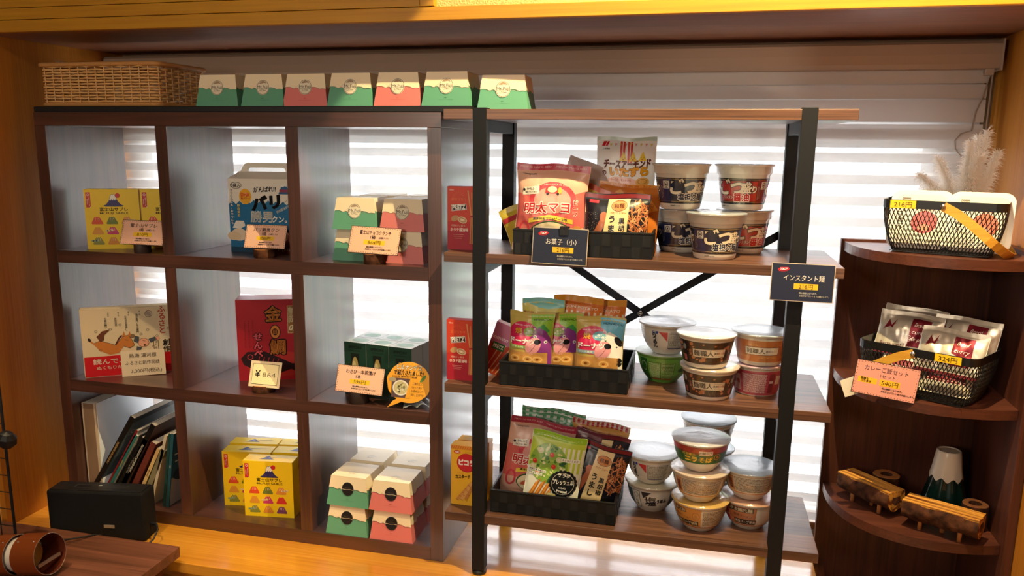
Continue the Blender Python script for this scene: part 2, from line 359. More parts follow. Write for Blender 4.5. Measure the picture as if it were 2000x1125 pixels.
# ================================================================== metal rack
RX, RY, RA = 1.1686, -.041, .0108; RW, RD = .8913, .3182
SH = [.1642, .5011, .8228, 1.1529]; RT = .0231
rk = thing('storage_rack', 'four-tier rack with walnut boards and black steel frame', 'rack', (RX, RY, 0), RA)
for k, z in enumerate(SH): part('shelf_board', (0, 0, z - RT), (RW, RD, z), WR[0], rk, .0012)
for x in (.0708, RW - .0789 - .0321):
    for y in (-.0015, RD - .0305):
        b = MB(); b.box((x, y, .014 if 1 else 0), (x + .0321, y + .032, 1.156), BLK); p = b.build('post', rk, bevel=.001)
        f = MB(); f.lathe([(.0001, 0), (.017, 0), (.0185, .003), (.0185, .009), (.012, .011), (.012, .016)], BLKP, 20, (x + .016, y + .016)); f.build('foot', p)
    for z in SH: part('crossbar', (x + .003, .0305, z - RT - .028), (x + .029, RD - .0305, z - RT - .0002), BLK, rk)
# the thing's boards are notched round the posts
b = MB(); yb = RD + .004
for s in (1, -1):
    x0 = RW / 2 - s * .345; x1 = RW / 2 + s * .345
    q = MB(); q.tube([(x0, yb + s * .003, .415), (x1, yb + s * .003, .862)], .0095, BLK, 4, True, False, flat=.002, up=(0, 0, 1)); q.build('cross_brace', rk)
q = MB(); q.lathe([(.0001, 0), (.008, .0), (.006, .006), (.0001, .007)], CHROME, 12); q.build('bolt', rk, (RW / 2, yb - .006, .638), (PI / 2, 0, 0))

# ================================================================== corner shelf
ck = thing('corner_shelf', 'dark walnut corner shelf with rounded open tiers', 'corner shelf')
curve = [(2.100, .262), (2.104, .18), (2.128, .10), (2.168, .045), (2.213, .012), (2.265, -.010), (2.32, -.018), (2.38, -.014), (2.434, .0)]
def smooth_curve(P, n=4):
    out = []
    for i in range(len(P) - 1):
        p0 = P[max(i - 1, 0)]; p1 = P[i]; p2 = P[i + 1]; p3 = P[min(i + 2, len(P) - 1)]
        for k in range(n):
            t = k / n; out.append(tuple(.5 * (2 * b + (c - a) * t + (2 * a - 5 * b + 4 * c - d) * t * t + (3 * b - 3 * c + d - a) * t ** 3) for a, b, c, d in zip(p0, p1, p2, p3)))
    return out + [P[-1]]
CC = smooth_curve(curve)
def tier(z, t=.022):
    b = MB(); ring = CC + [(2.434, .268), (2.10, .268)]
    b.loft([[(x, y, z - t) for x, y in ring], [(x, y, z) for x, y in ring]], WC[0])
    return b.build('tier', ck, bevel=.0008)
for z in (.85, .531, .221, -.09, -.40): tier(z)
part('back_panel', (2.093, .2685, -.42), (2.4545, .2885, .856), WC[2], ck)
part('side_panel', (2.4345, -.02, -.42), (2.4545, .268, .86), WC[2], ck)

# ================================================================== product builders
rnd = random.Random(11)
GREEN, PINK, CREAM = '62a485', 'df7c77', 'f3e2c0'
SEAM = '6b4a34'
def wavy(u, k=0):   # snow line of the mountain boxes, mm
    return 3.2 * math.sin(u * .115 + k) + 1.6 * math.sin(u * .31 + 1.3 + 2 * k) + (1.8 if (u * .9 + 5 * k) % 23 < 7 else -.8)
def mountain_box(label, base, seal, loc, rot=0, group=None):
    wb, db, wt, dt, h = .122, .120, .098, .096, .079
    t = thing('mountain_gift_box', label, 'gift box', loc, rot, group)
    b = MB(); cb = ink(base, 's'); cl = ink(CREAM, 's')
    def rect(w, d, z): return [(-w / 2, -d / 2, z), (w / 2, -d / 2, z), (w / 2, d / 2, z), (-w / 2, d / 2, z)]
    b.loft([rect(wb, db, 0), rect(wt + .0005, dt + .0005, h - .0005)], cb)
    b.build('base', t)
    L = MB(); sides = [((0, -1), wb, wt, db, dt), ((1, 0), db, dt, wb, wt), ((0, 1), wb, wt, db, dt), ((-1, 0), db, dt, wb, wt)]
    L.add(rect(wt + .002, dt + .002, h + .0012), [(0, 1, 2, 3)], cl)
    for k, ((nx, ny), w0, w1, d0, d1) in enumerate(sides):
        ins = (d0 - d1) / 2; sl = math.hypot(h, ins); U = Vector((-ny, nx, 0)); V = Vector((-nx * ins, -ny * ins, h))
        O = Vector((nx * d0 / 2, ny * d0 / 2, 0)); mp = flat(O, U, V); a = Art(L, mp, 's', base=.0009)
        hw = lambda v: (w0 / 2 + .0012 - (w0 - w1) / 2 * v / sl) * 1000; s_ = sl * 1000
        pts = []; nn = 26
        for i in range(nn + 1):
            f = i / nn * 2 - 1; v = s_ * .575 + .7 * wavy(f * 50, k); pts.append((f * hw(v / 1000), v))
        edge = list(pts); top = [(hw(sl), s_ + 1), (-hw(sl), s_ + 1)]
        a.p(pts + top, CREAM, 0); a.line(edge, .55, SEAM, 1)
        # thickness of the lid edge
        for (x0, y0), (x1, y1) in zip(edge, edge[1:]): L.add([mp(x0 / 1e3, y0 / 1e3, 0), mp(x1 / 1e3, y1 / 1e3, 0), mp(x1 / 1e3, y1 / 1e3, .001), mp(x0 / 1e3, y0 / 1e3, .001)], [(0, 1, 2, 3)], cl)
        if k == 0:
            a.line([(-28, s_ * .60), (-22, s_ * .63), (-17, s_ * .68)], .5, 'c9a878', 1); a.line([(20, s_ * .57), (30, s_ * .545)], .5, 'c9a878', 1)
            dark = {GREEN: '3c7d5d', PINK: 'b5504c'}[base]
            a.t('富士山', 0, s_ * .26, 2.2, dark, 0); a.line([(-18, s_ * .20), (18, s_ * .20)], .3, dark, 0)
    af = Art(L, flat((0, -dt / 2 - .001, h + .0012), (1, 0, 0), (0, 1, 0)), 's')
    af.p([(-18, 32), (-8, 38), (0, 42), (8, 38), (18, 32)], 'dfd3b5', 1); af.t('Mt.Fuji', 0, 24, 7, 'b9ab8c', 1)
    L.build('lid', t)
    q = MB(); ins = (db - dt) / 2; mp = flat((0, -db / 2, 0), (1, 0, 0), (0, ins, h)); a = Art(q, mp, 's', base=.0016)
    if seal == 'dark':
        a.e(0, 48, 17.2, 18.2, '3a3230', 0, 32); a.e(0, 48, 16.2, 17.2, '1c1817', 1, 32); a.line([(-16.4, 47), (-5, 45.6), (6, 47), (16.4, 45.8)], 1.1, 'd7c7a4', 2); a.t('Mt.Fuji', 0, 51, 6, '4a403c', 2)
    else:
        a.e(0, 48, 17.8, 19, 'eadfc4', 0, 32); a.ring(0, 48, 16.8, 18, .8, '241c18', 1, 36); 
        a.p([(-11, 57), (-7, 62), (0, 65), (7, 62), (11, 57), (4, 59), (-4, 57.6)], 'a98e70', 1)
        a.t('Mt.Fuji', 0, 49, 10.5, '241c18', 2, .0, 30); a.t('3,776m', 0, 40.5, 6, '4a3c32', 2, 0); a.line([(-16, 45), (-5, 44), (16, 45.2)], .5, '241c18', 1)
    q.build('seal_sticker', t)
    return t

def card(name, label, lines, loc, rot, w=.077 * 1.4, h=.046 * 1.4, style='lace', fill='f2bfa2', cat='price card', group='price cards'):
    """a printed card standing upright; origin at its bottom centre, front towards -y"""
    b = MB(); fr = {'lace': '3a2620', 'black': 'c9b8a4', 'plain': 'e3cfae'}[style]
    b.box((-w / 2, 0, 0), (w / 2, .0012, h), ink(fr)); a = Art(b, flat((0, 0, 0), (1, 0, 0), (0, 0, 1)), 'p'); W, H = w * 1e3, h * 1e3
    if style == 'lace':
        a.r(-W / 2 + 1.3, 1.3, W - 2.6, H - 2.6, fill, 0); r = random.Random(5)
        for i in range(21):
            x = -W / 2 + 5 + (W - 10) * i / 20
            for y in (3.4, H - 3.4): a.e(x, y + r.uniform(-.8, .8), 1.7, .62, '2e2422', 1, 6, r.uniform(-1, 1))
        for i in range(11):
            y = 5.5 + (H - 11) * i / 10
            for x in (-W / 2 + 3.8, W / 2 - 3.8): a.e(x + r.uniform(-.8, .8), y, 1.7, .62, '2e2422', 1, 6, 1.57 + r.uniform(-1, 1))
    elif style == 'black':
        a.r(-W / 2 + 1.6, 1.6, W - 3.2, H - 3.2, '252b42', 0)
    bl_ = 0
    for ln in lines:
        if ln[0] == 'box': bl_ += 1; a.r(ln[1] * W - ln[3] * W / 2, ln[2] * H - ln[4] * H / 2, ln[3] * W, ln[4] * H, ln[5], bl_)
        elif ln[0] == 'tkp':
            x, y = ln[1] * W, ln[2] * H; a.p([(x - 10, y - 4.4), (x - 7, y + 3.6), (x + 10, y + 4.4), (x + 8, y - 2)], 'd0202c', 1); a.e(x, y, 11.5, 3.6, 'd0202c', 2, 20, .08); a.line([(x - 9, y - 4.6), (x, y - 5), (x + 8, y - 3.6), (x + 12.5, y + 2)], .8, 'd0202c', 1); a.t('TKP', x, y, 6.5, 'ffffff', 3, .03, 16, .06, .25)
        else:
            txt, x, y, s, col = ln[:5]; a.t(txt, x * W, y * H, s * H, col, 4, ln[6] if len(ln) > 6 else .012, ln[5] * W if len(ln) > 5 and ln[5] else None)
    return b.build(name, None, loc, rot, label=label, cat=cat, group=group if group else None)
def price(title, qty, yen, note=''):
    L = [(title, 0, .78, .17, '3a2233', .62), (qty, -.04, .61, .15, '3a2233', None), ('box', 0, .42, .42, .17, 'f7c62c'), (yen, 0, .42, .16, '4a3414', .25, 0), ('税込価格となります。', .02, .25, .062, '3a2a26', .32, .03), ('お会計はフロントまでお願いします。', .1, .165, .062, '3a2a26', .52, .03)]
    if note: L.append((note, .18, .60, .08, '3a2233', .2))
    return L
BARK = pmat('bark', '4a2a1c', .85, .2); 
_m = BARK; _t = N(_m, 'ShaderNodeTexCoord'); _n = N(_m, 'ShaderNodeTexNoise'); _n.inputs['Scale'].default_value = 55; _n.inputs['Detail'].default_value = 6; _b = N(_m, 'ShaderNodeBump'); _b.inputs['Strength'].default_value = .9; _b.inputs['Distance'].default_value = .003
_r = N(_m, 'ShaderNodeValToRGB'); _r.color_ramp.elements[0].color = lin('2e190f'); _r.color_ramp.elements[1].color = lin('6a4028'); _r.color_ramp.elements[0].position = .35; _r.color_ramp.elements[1].position = .75
for a_, b__ in ((_t.outputs['Object'], _n.inputs['Vector']), (_n.outputs[0], _b.inputs['Height']), (_b.outputs[0], _m.node_tree.nodes['Principled BSDF'].inputs['Normal']), (_n.outputs[0], _r.inputs[0]), (_r.outputs[0], _m.node_tree.nodes['Principled BSDF'].inputs['Base Color'])): _m.node_tree.links.new(a_, b__)
CUTW = pmat('cut_wood', 'b97a45', .6, .3); DKW = pmat('dark_cut_wood', '2b1c17', .55, .4)
def log_slice(name, label, loc, r, h, rot=0, dark=False, hole=0, sy=1, group=None, cat='wooden stand'):
    b = MB(); n = 28; rr = [r * (1 + .05 * math.sin(3 * 2 * PI * j / n + r * 900) + rnd.uniform(-.02, .02)) for j in range(n)]
    mb = DKW if dark else BARK; mt = DKW if dark else CUTW
    def ring(k, z): return [(rr[j] * k * math.cos(2 * PI * j / n), sy * rr[j] * k * math.sin(2 * PI * j / n), z) for j in range(n)]
    b.loft([ring(.97, 0), ring(1, h * .1), ring(1.0, h * .9), ring(.97, h * .985)], mb, False, True)
    b.add(ring(.97, 0), [tuple(range(n))[::-1]], mb)
    if hole:
        b.loft([ring(.97, h * .985), ring(.94, h), ring(hole, h)], mt, False); b.loft([ring(hole, h), ring(hole * .93, h * .45)], BARK, False, True); b.add(ring(hole * .93, h * .45), [tuple(range(n))], BARK)
    else:
        b.loft([ring(.97, h * .985), ring(.93, h)], mt, False); b.add(ring(.93, h), [tuple(range(n))], mt)
        for k in (.75, .5, .25): b.loft([ring(k, h + .0002), ring(k - .03, h + .0002)], mb, False)
    return b.build(name, None, loc, rot, label=label, cat=cat, group=group)

def carton(name, label, W, D, H, col, art, loc, rot=0, group=None, cat='box', fin='s', sides=None, top=None, lidcol=None, bevel=.0006):
    b = MB(); b.box((-W / 2, 0, 0), (W / 2, D, H), ink(col, fin))
    a = Art(b, flat((0, 0, 0), (1, 0, 0), (0, 0, 1)), fin)
    if art: art(a, W * 1e3, H * 1e3)
    if top: top(Art(b, flat((0, 0, H), (1, 0, 0), (0, 1, 0)), fin), W * 1e3, D * 1e3)
    if sides:
        for o, U in (((W / 2, D / 2, 0), (0, 1, 0)), ((-W / 2, D / 2, 0), (0, -1, 0))): sides(Art(b, flat(o, U, (0, 0, 1)), fin), D * 1e3, H * 1e3)
    return b.build(name, None, loc, rot, label=label, cat=cat, group=group)

# ---- cups and bowls of noodles
def lathe_r(prof, z):
    for (r0, z0), (r1, z1) in zip(prof, prof[1:]):
        if z0 <= z <= z1 and z1 > z0: return r0 + (r1 - r0) * (z - z0) / (z1 - z0)
    return prof[-1][0]
BIG = [(.043, 0), (.0465, .003), (.0482, .010), (.0585, .080), (.0605, .0815), (.0625, .0835), (.0640, .0985), (.0672, .1), (.0682, .1015), (.0682, .1035)]
DEEP = [(.034, 0), (.036, .002), (.0385, .006), (.046, .014), (.053, .026), (.0590, .042), (.0632, .060), (.0650, .070), (.0685, .0712), (.0695, .0725), (.0695, .0745)]
STR = [(.046, 0), (.0485, .002), (.0505, .008), (.0620, .064), (.0632, .0695), (.0668, .0705), (.0680, .072), (.0680, .0742)]
FILM = bpy.data.materials.new('shrink_film'); FILM.use_nodes = True; n = FILM.node_tree; n.nodes.clear()
o_ = n.nodes.new('ShaderNodeOutputMaterial'); mx = n.nodes.new('ShaderNodeMixShader'); tr = n.nodes.new('ShaderNodeBsdfTransparent'); gg = n.nodes.new('ShaderNodeBsdfGlossy'); gg.inputs['Roughness'].default_value = .12
tx = n.nodes.new('ShaderNodeTexCoord'); nz = n.nodes.new('ShaderNodeTexNoise'); nz.inputs['Scale'].default_value = 30; nz.inputs['Detail'].default_value = 3; bu = n.nodes.new('ShaderNodeBump'); bu.inputs['Strength'].default_value = .8; bu.inputs['Distance'].default_value = .004
mm = n.nodes.new('ShaderNodeMapping'); mm.inputs['Scale'].default_value = (1, 1, .25)
n.links.new(tx.outputs['Object'], mm.inputs[0]); n.links.new(mm.outputs[0], nz.inputs['Vector']); n.links.new(nz.outputs[0], bu.inputs['Height']); n.links.new(bu.outputs[0], gg.inputs['Normal'])
mx.inputs[0].default_value = .13; n.links.new(tr.outputs[0], mx.inputs[1]); n.links.new(gg.outputs[0], mx.inputs[2]); n.links.new(mx.outputs[0], o_.inputs[0])
LIDS = {}
def lidmat(c):
    if c in LIDS: return LIDS[c]
    m = pmat('lid_' + c, c, .28, .6); bb = m.node_tree.nodes['Principled BSDF']
    t = N(m, 'ShaderNodeTexCoord'); q = N(m, 'ShaderNodeTexNoise'); q.inputs['Scale'].default_value = 26; q.inputs['Distortion'].default_value = 1.5; u = N(m, 'ShaderNodeBump'); u.inputs['Strength'].default_value = .5; u.inputs['Distance'].default_value = .003
    m.node_tree.links.new(t.outputs['Object'], q.inputs['Vector']); m.node_tree.links.new(q.outputs[0], u.inputs['Height']); m.node_tree.links.new(u.outputs[0], bb.inputs['Normal'])
    LIDS[c] = m; return m
CUPW = pmat('cup_white', 'efe6d6', .4, .5)
def cup(name, label, prof, art, loc, rot=0, body=None, lid='d8dde2', group=None, film=True, lidart=None, cat='cup noodles'):
    t = thing(name, label, cat, loc, rot, group); b = MB(); bm_ = body or CUPW
    b.lathe(prof, bm_, 56); b.add([(prof[0][0] * math.cos(2 * PI * j / 28), prof[0][0] * math.sin(2 * PI * j / 28), 0.0004) for j in range(28)], [tuple(range(28))[::-1]], bm_)
    R0 = .058
    def mp(u, v, d):
        th = -PI / 2 + u / R0; r = lathe_r(prof, v) + d; return (r * math.cos(th), r * math.sin(th), v)
    a = Art(b, mp, 's', maxlen=5, base=.0005, step=.00015, W=182); a.circ = 2 * PI * R0 * 1e3
    art(a); b.build('bowl' if prof is not BIG else 'cup_body', t)
    top = prof[-1]; q = MB(); H = top[1]
    q.lathe([(top[0], H - .0005), (top[0] + .0004, H + .0004), (top[0] * .96, H + .0012), (top[0] * .5, H + .0006), (.0001, H + .0008)], lidmat(lid), 48)
    if lidart: lidart(Art(q, lambda u, v, d: (u, v, H + .0014 + d), 's', None))
    q.build('lid', t)
    if film:
        f = MB(); k = [(r + .0016, z) for r, z in prof[1:-2:2]] + [(top[0] + .0014, H - .002), (top[0] + .001, H + .0022), (top[0] * .55, H + .0032), (.0001, H + .003)]
        f.lathe(k, FILM, 40); f.build('shrink_film', t)
    return t
def sect(a, z0, z1, col, L=0, u0=-182, u1=182): a.r(u0, z0, u1 - u0, z1 - z0, col, L)
def textblock(a, x, y, w, h, col, rows, bg=None, L=2, seed=1):
    """unreadably small ingredient print: short dark dashes in rows"""
    r = random.Random(seed)
    if bg: a.r(x - 1, y - 1, w + 2, h + 2, bg, L - 1)
    dy = h / rows
    for i in range(rows):
        u = x
        while u < x + w - 1.2:
            l = min(r.uniform(.8, 3.4), x + w - u); a.emit([(u, y + i * dy), (u + l, y + i * dy), (u + l, y + i * dy + dy * .55), (u, y + i * dy + dy * .55)], [(0, 1, 2, 3)], col, L); u += l + r.uniform(.5, 1.1)
def art_big(kind):
    def f(a):
        bg = '10131f' if kind == 'navy' else 'b92a26'; s = 1 if kind == 'navy' else 1
        sect(a, 14, 73, '0c0d12', 0)
        sect(a, 21, 67, '161d3c' if kind == 'navy' else 'c23228', 1)
        for z in (18.6, 69.6): sect(a, z, z + .9, 'c9a86a', 2)
        for dx in (-130, 0, 130):
            a.r(dx - 62, 17, 34, 54, '1a2a5c' if kind == 'navy' else '7e1a1c', 2)
            a.r(dx - 51, 48, 18, 18, 'e8e0d0', 3); a.ring(dx - 42, 58, 6, 6, 1.3, '14141c', 4, 16); a.e(dx - 42, 57.5, 2, 2.6, '14141c', 4, 10); a.line([(dx - 47, 50), (dx - 37, 50)], 1.2, '14141c', 4)
            for j, ch in enumerate(('ガツンとくる', '食べごたえ')): a.t(ch, dx - 58 + j * 5, 40, 4.6, 'c9b890' if j else 'e8e0d0', 3, 0, vert=True)
            a.t('ごつ', dx + 3, 52, 37, 'f3e3c6', 4, .045, None, 0, .0, out='0a0a10', ow=.045); a.t('盛', dx + 41, 52, 27, 'f3e3c6', 4, .04, out='0a0a10', ow=.06); a.t('り', dx + 61, 48, 18, 'f3e3c6', 4, .04, out='0a0a10', ow=.06)
            if kind == 'navy': a.t('塩担々麺', dx + 22, 29.5, 18, '101838', 6, .03, 66, out='f3ead8', ow=.07)
            else: a.t('ワンタン', dx - 4, 30, 9, 'f6ead8', 6, .01, 26, 0, .2, out='6a1216', ow=.05); a.t('醤油', dx + 30, 30, 20, 'c0241f', 6, .04, None, out='f6ead8', ow=.07)
        a.t('賞味期限 26.10.20', -18, 9, 3.4, '3a342c', 1, .01)
    return f
def art_tan(a):
    sect(a, 12, 62, '3a2420', 0); sect(a, 10.5, 12, '1c1210', 1); sect(a, 62, 63.4, '1c1210', 1); r = random.Random(4)
    for i in range(95):
        u, z = r.uniform(-180, 180), r.uniform(15, 59); q = r.uniform(2, 5.2); a.e(u, z, q, q * .85, 'c47a4c', 1, 9); a.e(u + q * .7, z + q * .3, q * .6, q * .6, 'c47a4c', 1, 8)
    for dx in (-122, 0, 122):
        a.r(dx - 58, 13, 14, 48, '2a3a44' if 0 else '241a1a', 2); a.e(dx - 52, 48, 5, 7, '9aa6a4', 3, 14); a.r(dx - 58, 15, 10, 14, 'b0625a', 3)
        a.r(dx - 30, 27, 78, 21, '161010', 2); a.r(dx - 29, 28, 76, 19, 'ecd9bc', 3); a.t('麺職人', dx - 4, 37.5, 14.5, '171010', 4, .02, 46); a.t('濃厚', dx + 25, 37.5, 5.5, '171010', 4, .01); a.t('担々麺', dx + 38, 37.5, 7, 'b0482e', 4, .01, 16); a.line([(dx + 22, 44), (dx + 45, 44)], .4, '171010', 4); a.line([(dx + 22, 31), (dx + 45, 31)], .4, '171010', 4)
        a.t('日清', dx - 36, 37, 7, 'c9826a', 3, .02, vert=True)
def art_kani(a):
    sect(a, 10, 62, 'cf7a3e', 0); r = random.Random(7)
    for i in range(26):
        u, z = -175 + i * 14, r.choice((20, 50)); 
        for k in range(7): th = PI * k / 6; a.line([(u, z), (u + 10 * math.cos(th), z + 9 * math.sin(th))], .6, 'f0b25e', 1)
    sect(a, 8.5, 10, 'e8d8b8', 1); sect(a, 62, 64, 'e8d8b8', 1)
    for dx in (-122, 0, 122):
        a.r(dx - 34, 27, 80, 20, '5a2a1a', 2); a.r(dx - 33, 28, 78, 18, 'f0e2c8', 3); a.t('麺職人', dx - 8, 37, 13, '2a1a14', 4, .015, 42); a.t('醤油とんこつ', dx + 28, 37, 5, '8a3a24', 4, .01, 26)
def art_bowl(kind):
    def f(a):
        if kind == 'green':
            sect(a, 2, 66, '7cb84a', 0); a.r(-60, 4, 24, 60, '2d6a2c', 1); a.ring(-48, 44, 9, 12, 1, 'cfe8a0', 2); 
            a.r(-32, 12, 62, 46, '4e8a34', 1); textblock(a, -31, 16, 26, 40, 'd8ecb0', 14, '5f9c3e', 3, 3); textblock(a, -1, 16, 28, 40, '2c5420', 12, 'a8cf72', 3, 4); a.r(-32, 10, 62, 4, 'c25a34', 4); a.e(50, 36, 9, 6, '3c6a2a', 2)
        elif kind == 'pink':
            sect(a, 4, 64, 'c2485a', 0); a.r(-62, 12, 26, 40, 'e8b4b4', 1); a.t('味噌', -50, 34, 12, 'b02a40', 2, .02); textblock(a, -30, 10, 56, 48, 'f3d6d2', 18, 'a23848', 2, 5); a.r(32, 10, 14, 48, '8e2638', 1); a.r(50, 30, 14, 22, 'ece6e0', 1); a.r(33, 34, 10, 6, 'f0dcd8', 2)
        elif kind == 'seafood':
            for dx in (-122, 0, 122):
                a.t('日清', dx - 44, 58, 8, '2a4aa8', 2, .03); a.t('らうめん', dx - 47, 38, 12, '17161c', 2, .05, vert=True, gap=.8); a.p([(dx - 36, 60), (dx - 16, 60), (dx - 16, 36)], 'cf2a34', 2); a.r(dx - 14, 16, 50, 44, '2a3a78', 1); textblock(a, dx - 12, 20, 46, 38, '403c40', 15, 'e2dccc', 3, 6)
        elif kind == 'shio':
            for dx in (-122, 0, 122):
                a.r(dx - 58, 20, 24, 42, '5a6a6e', 1); a.r(dx - 32, 14, 20, 48, '2a2c30', 1); a.r(dx - 31, 15, 18, 46, 'e8e2d4', 2); a.ring(dx - 22, 50, 6, 7, 1, '22242a', 3, 14); a.t('日清', dx - 22, 28, 8, '2a2c30', 3, .02, vert=True); a.p([(dx - 8, 62), (dx + 16, 62), (dx - 4, 44)], '2c2c30', 1)
                a.t('塩', dx + 14, 36, 30, '141418', 2, .09, None, .08); a.t('らうめん', dx + 38, 38, 13, '141418', 2, .05, 34, .05)
        elif kind == 'nira':
            sect(a, 26, 56, '2d6a34', 0); sect(a, 56, 69, 'b8322c', 0); sect(a, 53, 56, '8a2a24', 1)
            for dx in (-122, 0, 122):
                a.t('町中華の', dx - 20, 50, 8, 'f0c64c', 3, .01, 30); a.r(dx + 3, 50, 30, 11, 'f4e6cc', 3); a.t('出前一丁', dx + 18, 55.5, 8, '241410', 4, .06, 27); a.t('ニラそば', dx + 2, 38, 16, 'f7d64a', 3, .04, 66); a.ring(dx + 46, 45, 8, 8, 1.4, 'e0b060', 3, 12); a.e(dx + 46, 45, 4, 4, 'c88a40', 3, 8)
        elif kind == 'dots':
            sect(a, 22, 66, 'e8dcc4', 0); textblock(a, -40, 26, 92, 39, '4c4038', 12, None, 2, 9); a.r(-60, 24, 18, 40, 'c8905c', 1); a.r(-56, 30, 10, 26, '7a3a2a', 2); sect(a, 19, 22, 'd88a4a', 1); textblock(a, 60, 26, 110, 38, '4c4038', 12, None, 2, 10); textblock(a, -170, 26, 105, 38, '4c4038', 12, None, 2, 10)
        elif kind in ('futo', 'miso'):
            for dx in (-160, -20, 120):
                if kind == 'futo': a.r(dx - 52, 18, 70, 50, 'e0973c', 0); a.r(dx - 48, 54, 30, 11, '38241c', 1); a.t('中太麺', dx - 32, 59.5, 10, 'f0dcb0', 2, .01, 26); a.t('醤油ラーメン', dx - 26, 43, 8, '9c4a28', 2, .01, 40, -.15); a.ring(dx + 6, 48, 9, 11, 1.5, 'b8702c', 2); a.e(dx + 6, 46, 5, 6, 'c88a3a', 2); a.r(dx - 50, 21, 62, 13, '3a2a20', 2); a.t('液体スープ使用', dx - 19, 27.5, 9.5, 'f4e2a8', 3, .01, 56)
                else: a.r(dx - 52, 18, 86, 50, 'c87848', 0); a.r(dx - 30, 54, 58, 12, '38201c', 1); a.t('中太縮れ麺', dx - 1, 60, 11, 'f0dcb0', 2, .02, 52); a.t('味噌', dx - 38, 38, 18, 'c8242c', 3, .04, out='f2c8b0', ow=.06, vert=True); a.t('味噌ラーメン', dx + 4, 44, 8, '5a2c20', 2, .01, 42, -.1); a.r(dx - 18, 20, 54, 14, '2e2020', 2); a.t('液体スープ使用', dx + 9, 27, 10, 'f4e2c8', 3, .01, 50)
                if kind == 'futo': a.r(dx + 20, 20, 66, 46, 'e8d6b4', 0); textblock(a, dx + 22, 24, 62, 40, '54443a', 11, None, 2, 12)
            sect(a, 14, 17, 'c87a3c', 0)
    return f

# ---- snack pouches
def pouch(name, label, W, H, T, col, art, loc, rot, seal=.014, group=None, sealcol=None, back='c8c8cc', wr=.0022, cat='snack bag', seed=0, waist=.05, fin='g', zig=0):
    b = MB(); sd = seed * 7.3
    def P(x, z, d, side):
        u = max(-1, min(1, 2 * x / W)); v = max(0, min(1, z / H)); s = max(0, min(1, (z - seal) / (H - 2 * seal)))
        e = math.sin(PI * s) ** .55 if 0 < s < 1 else 0
        t = T / 2 * e * max(0, 1 - abs(u) ** 2.6) ** .7
        n_ = noise.noise(Vector((x * 34 + sd, z * 34, side * 3 + sd))) * wr * (.4 + e) + noise.noise(Vector((x * 90 + sd, z * 50, side))) * wr * .4
        if e == 0: n_ *= .5
        fl = .004 * math.sin(x * 40 + sd) * (1 - e) * max(0, 2 * v - 1)
        k = 1 - waist * e * (1 - .15 * math.sin(7 * v + sd)); edge = (1 - abs(u) ** 6)
        return (x * k, -side * (t + .0005 + n_ * edge * .9) + fl - side * d, z + .002 * math.sin(x * 50 + sd) * v)
    nu, nv = 34, 44
    cm, bm_ = ink(col, fin), ink(back, fin)
    b.grid(lambda u, v: P((u - .5) * W, v * H, 0, 1), nu, nv, cm)
    b.grid(lambda u, v: P((.5 - u) * W, v * H, 0, -1), nu, nv, bm_)
    b.tube([P(-W / 2, H * i / nv, 0, 1) for i in range(nv + 1)], .0007, cm, 4); b.tube([P(W / 2, H * i / nv, 0, 1) for i in range(nv + 1)], .0007, cm, 4)
    b.tube([P(-W / 2 + W * i / nu, H, 0, 1) for i in range(nu + 1)], .0007, ink(sealcol or col, fin), 4)
    a = Art(b, lambda x, z, d: P(x, z, d, 1), fin, maxlen=5, base=.0005, step=.00018, W=W * 500)
    if sealcol:
        a.r(-W * 500, (H - seal) * 1e3, W * 1e3, seal * 1e3, sealcol, 0)
        for y in (H - seal * .25, H - seal * .75): a.r(-W * 500, y * 1e3, W * 1e3, .35, sealcol, 5)
    art(a, W * 1e3, H * 1e3)
    return b.build(name, None, loc, rot, label=label, cat=cat, group=group)
def noodle_pile(a, cx, cy, rx, ry, n, cols, w=1.6, L=2, seed=1, ln=9):
    r = random.Random(seed)
    for i in range(n):
        th, q = r.uniform(0, 2 * PI), r.random() ** .5; x, y = cx + rx * q * math.cos(th), cy + ry * q * math.sin(th); d = r.uniform(0, PI); l = r.uniform(.6, 1.2) * ln; k = r.uniform(-1, 1)
        p = [(x + l * (s - .5) * math.cos(d) - k * 3 * math.sin(PI * s) * math.sin(d), y + l * (s - .5) * math.sin(d) + k * 3 * math.sin(PI * s) * math.cos(d)) for s in (0, .33, .66, 1)]
        a.line(p, w, cols[i % len(cols)], L + i % 3)
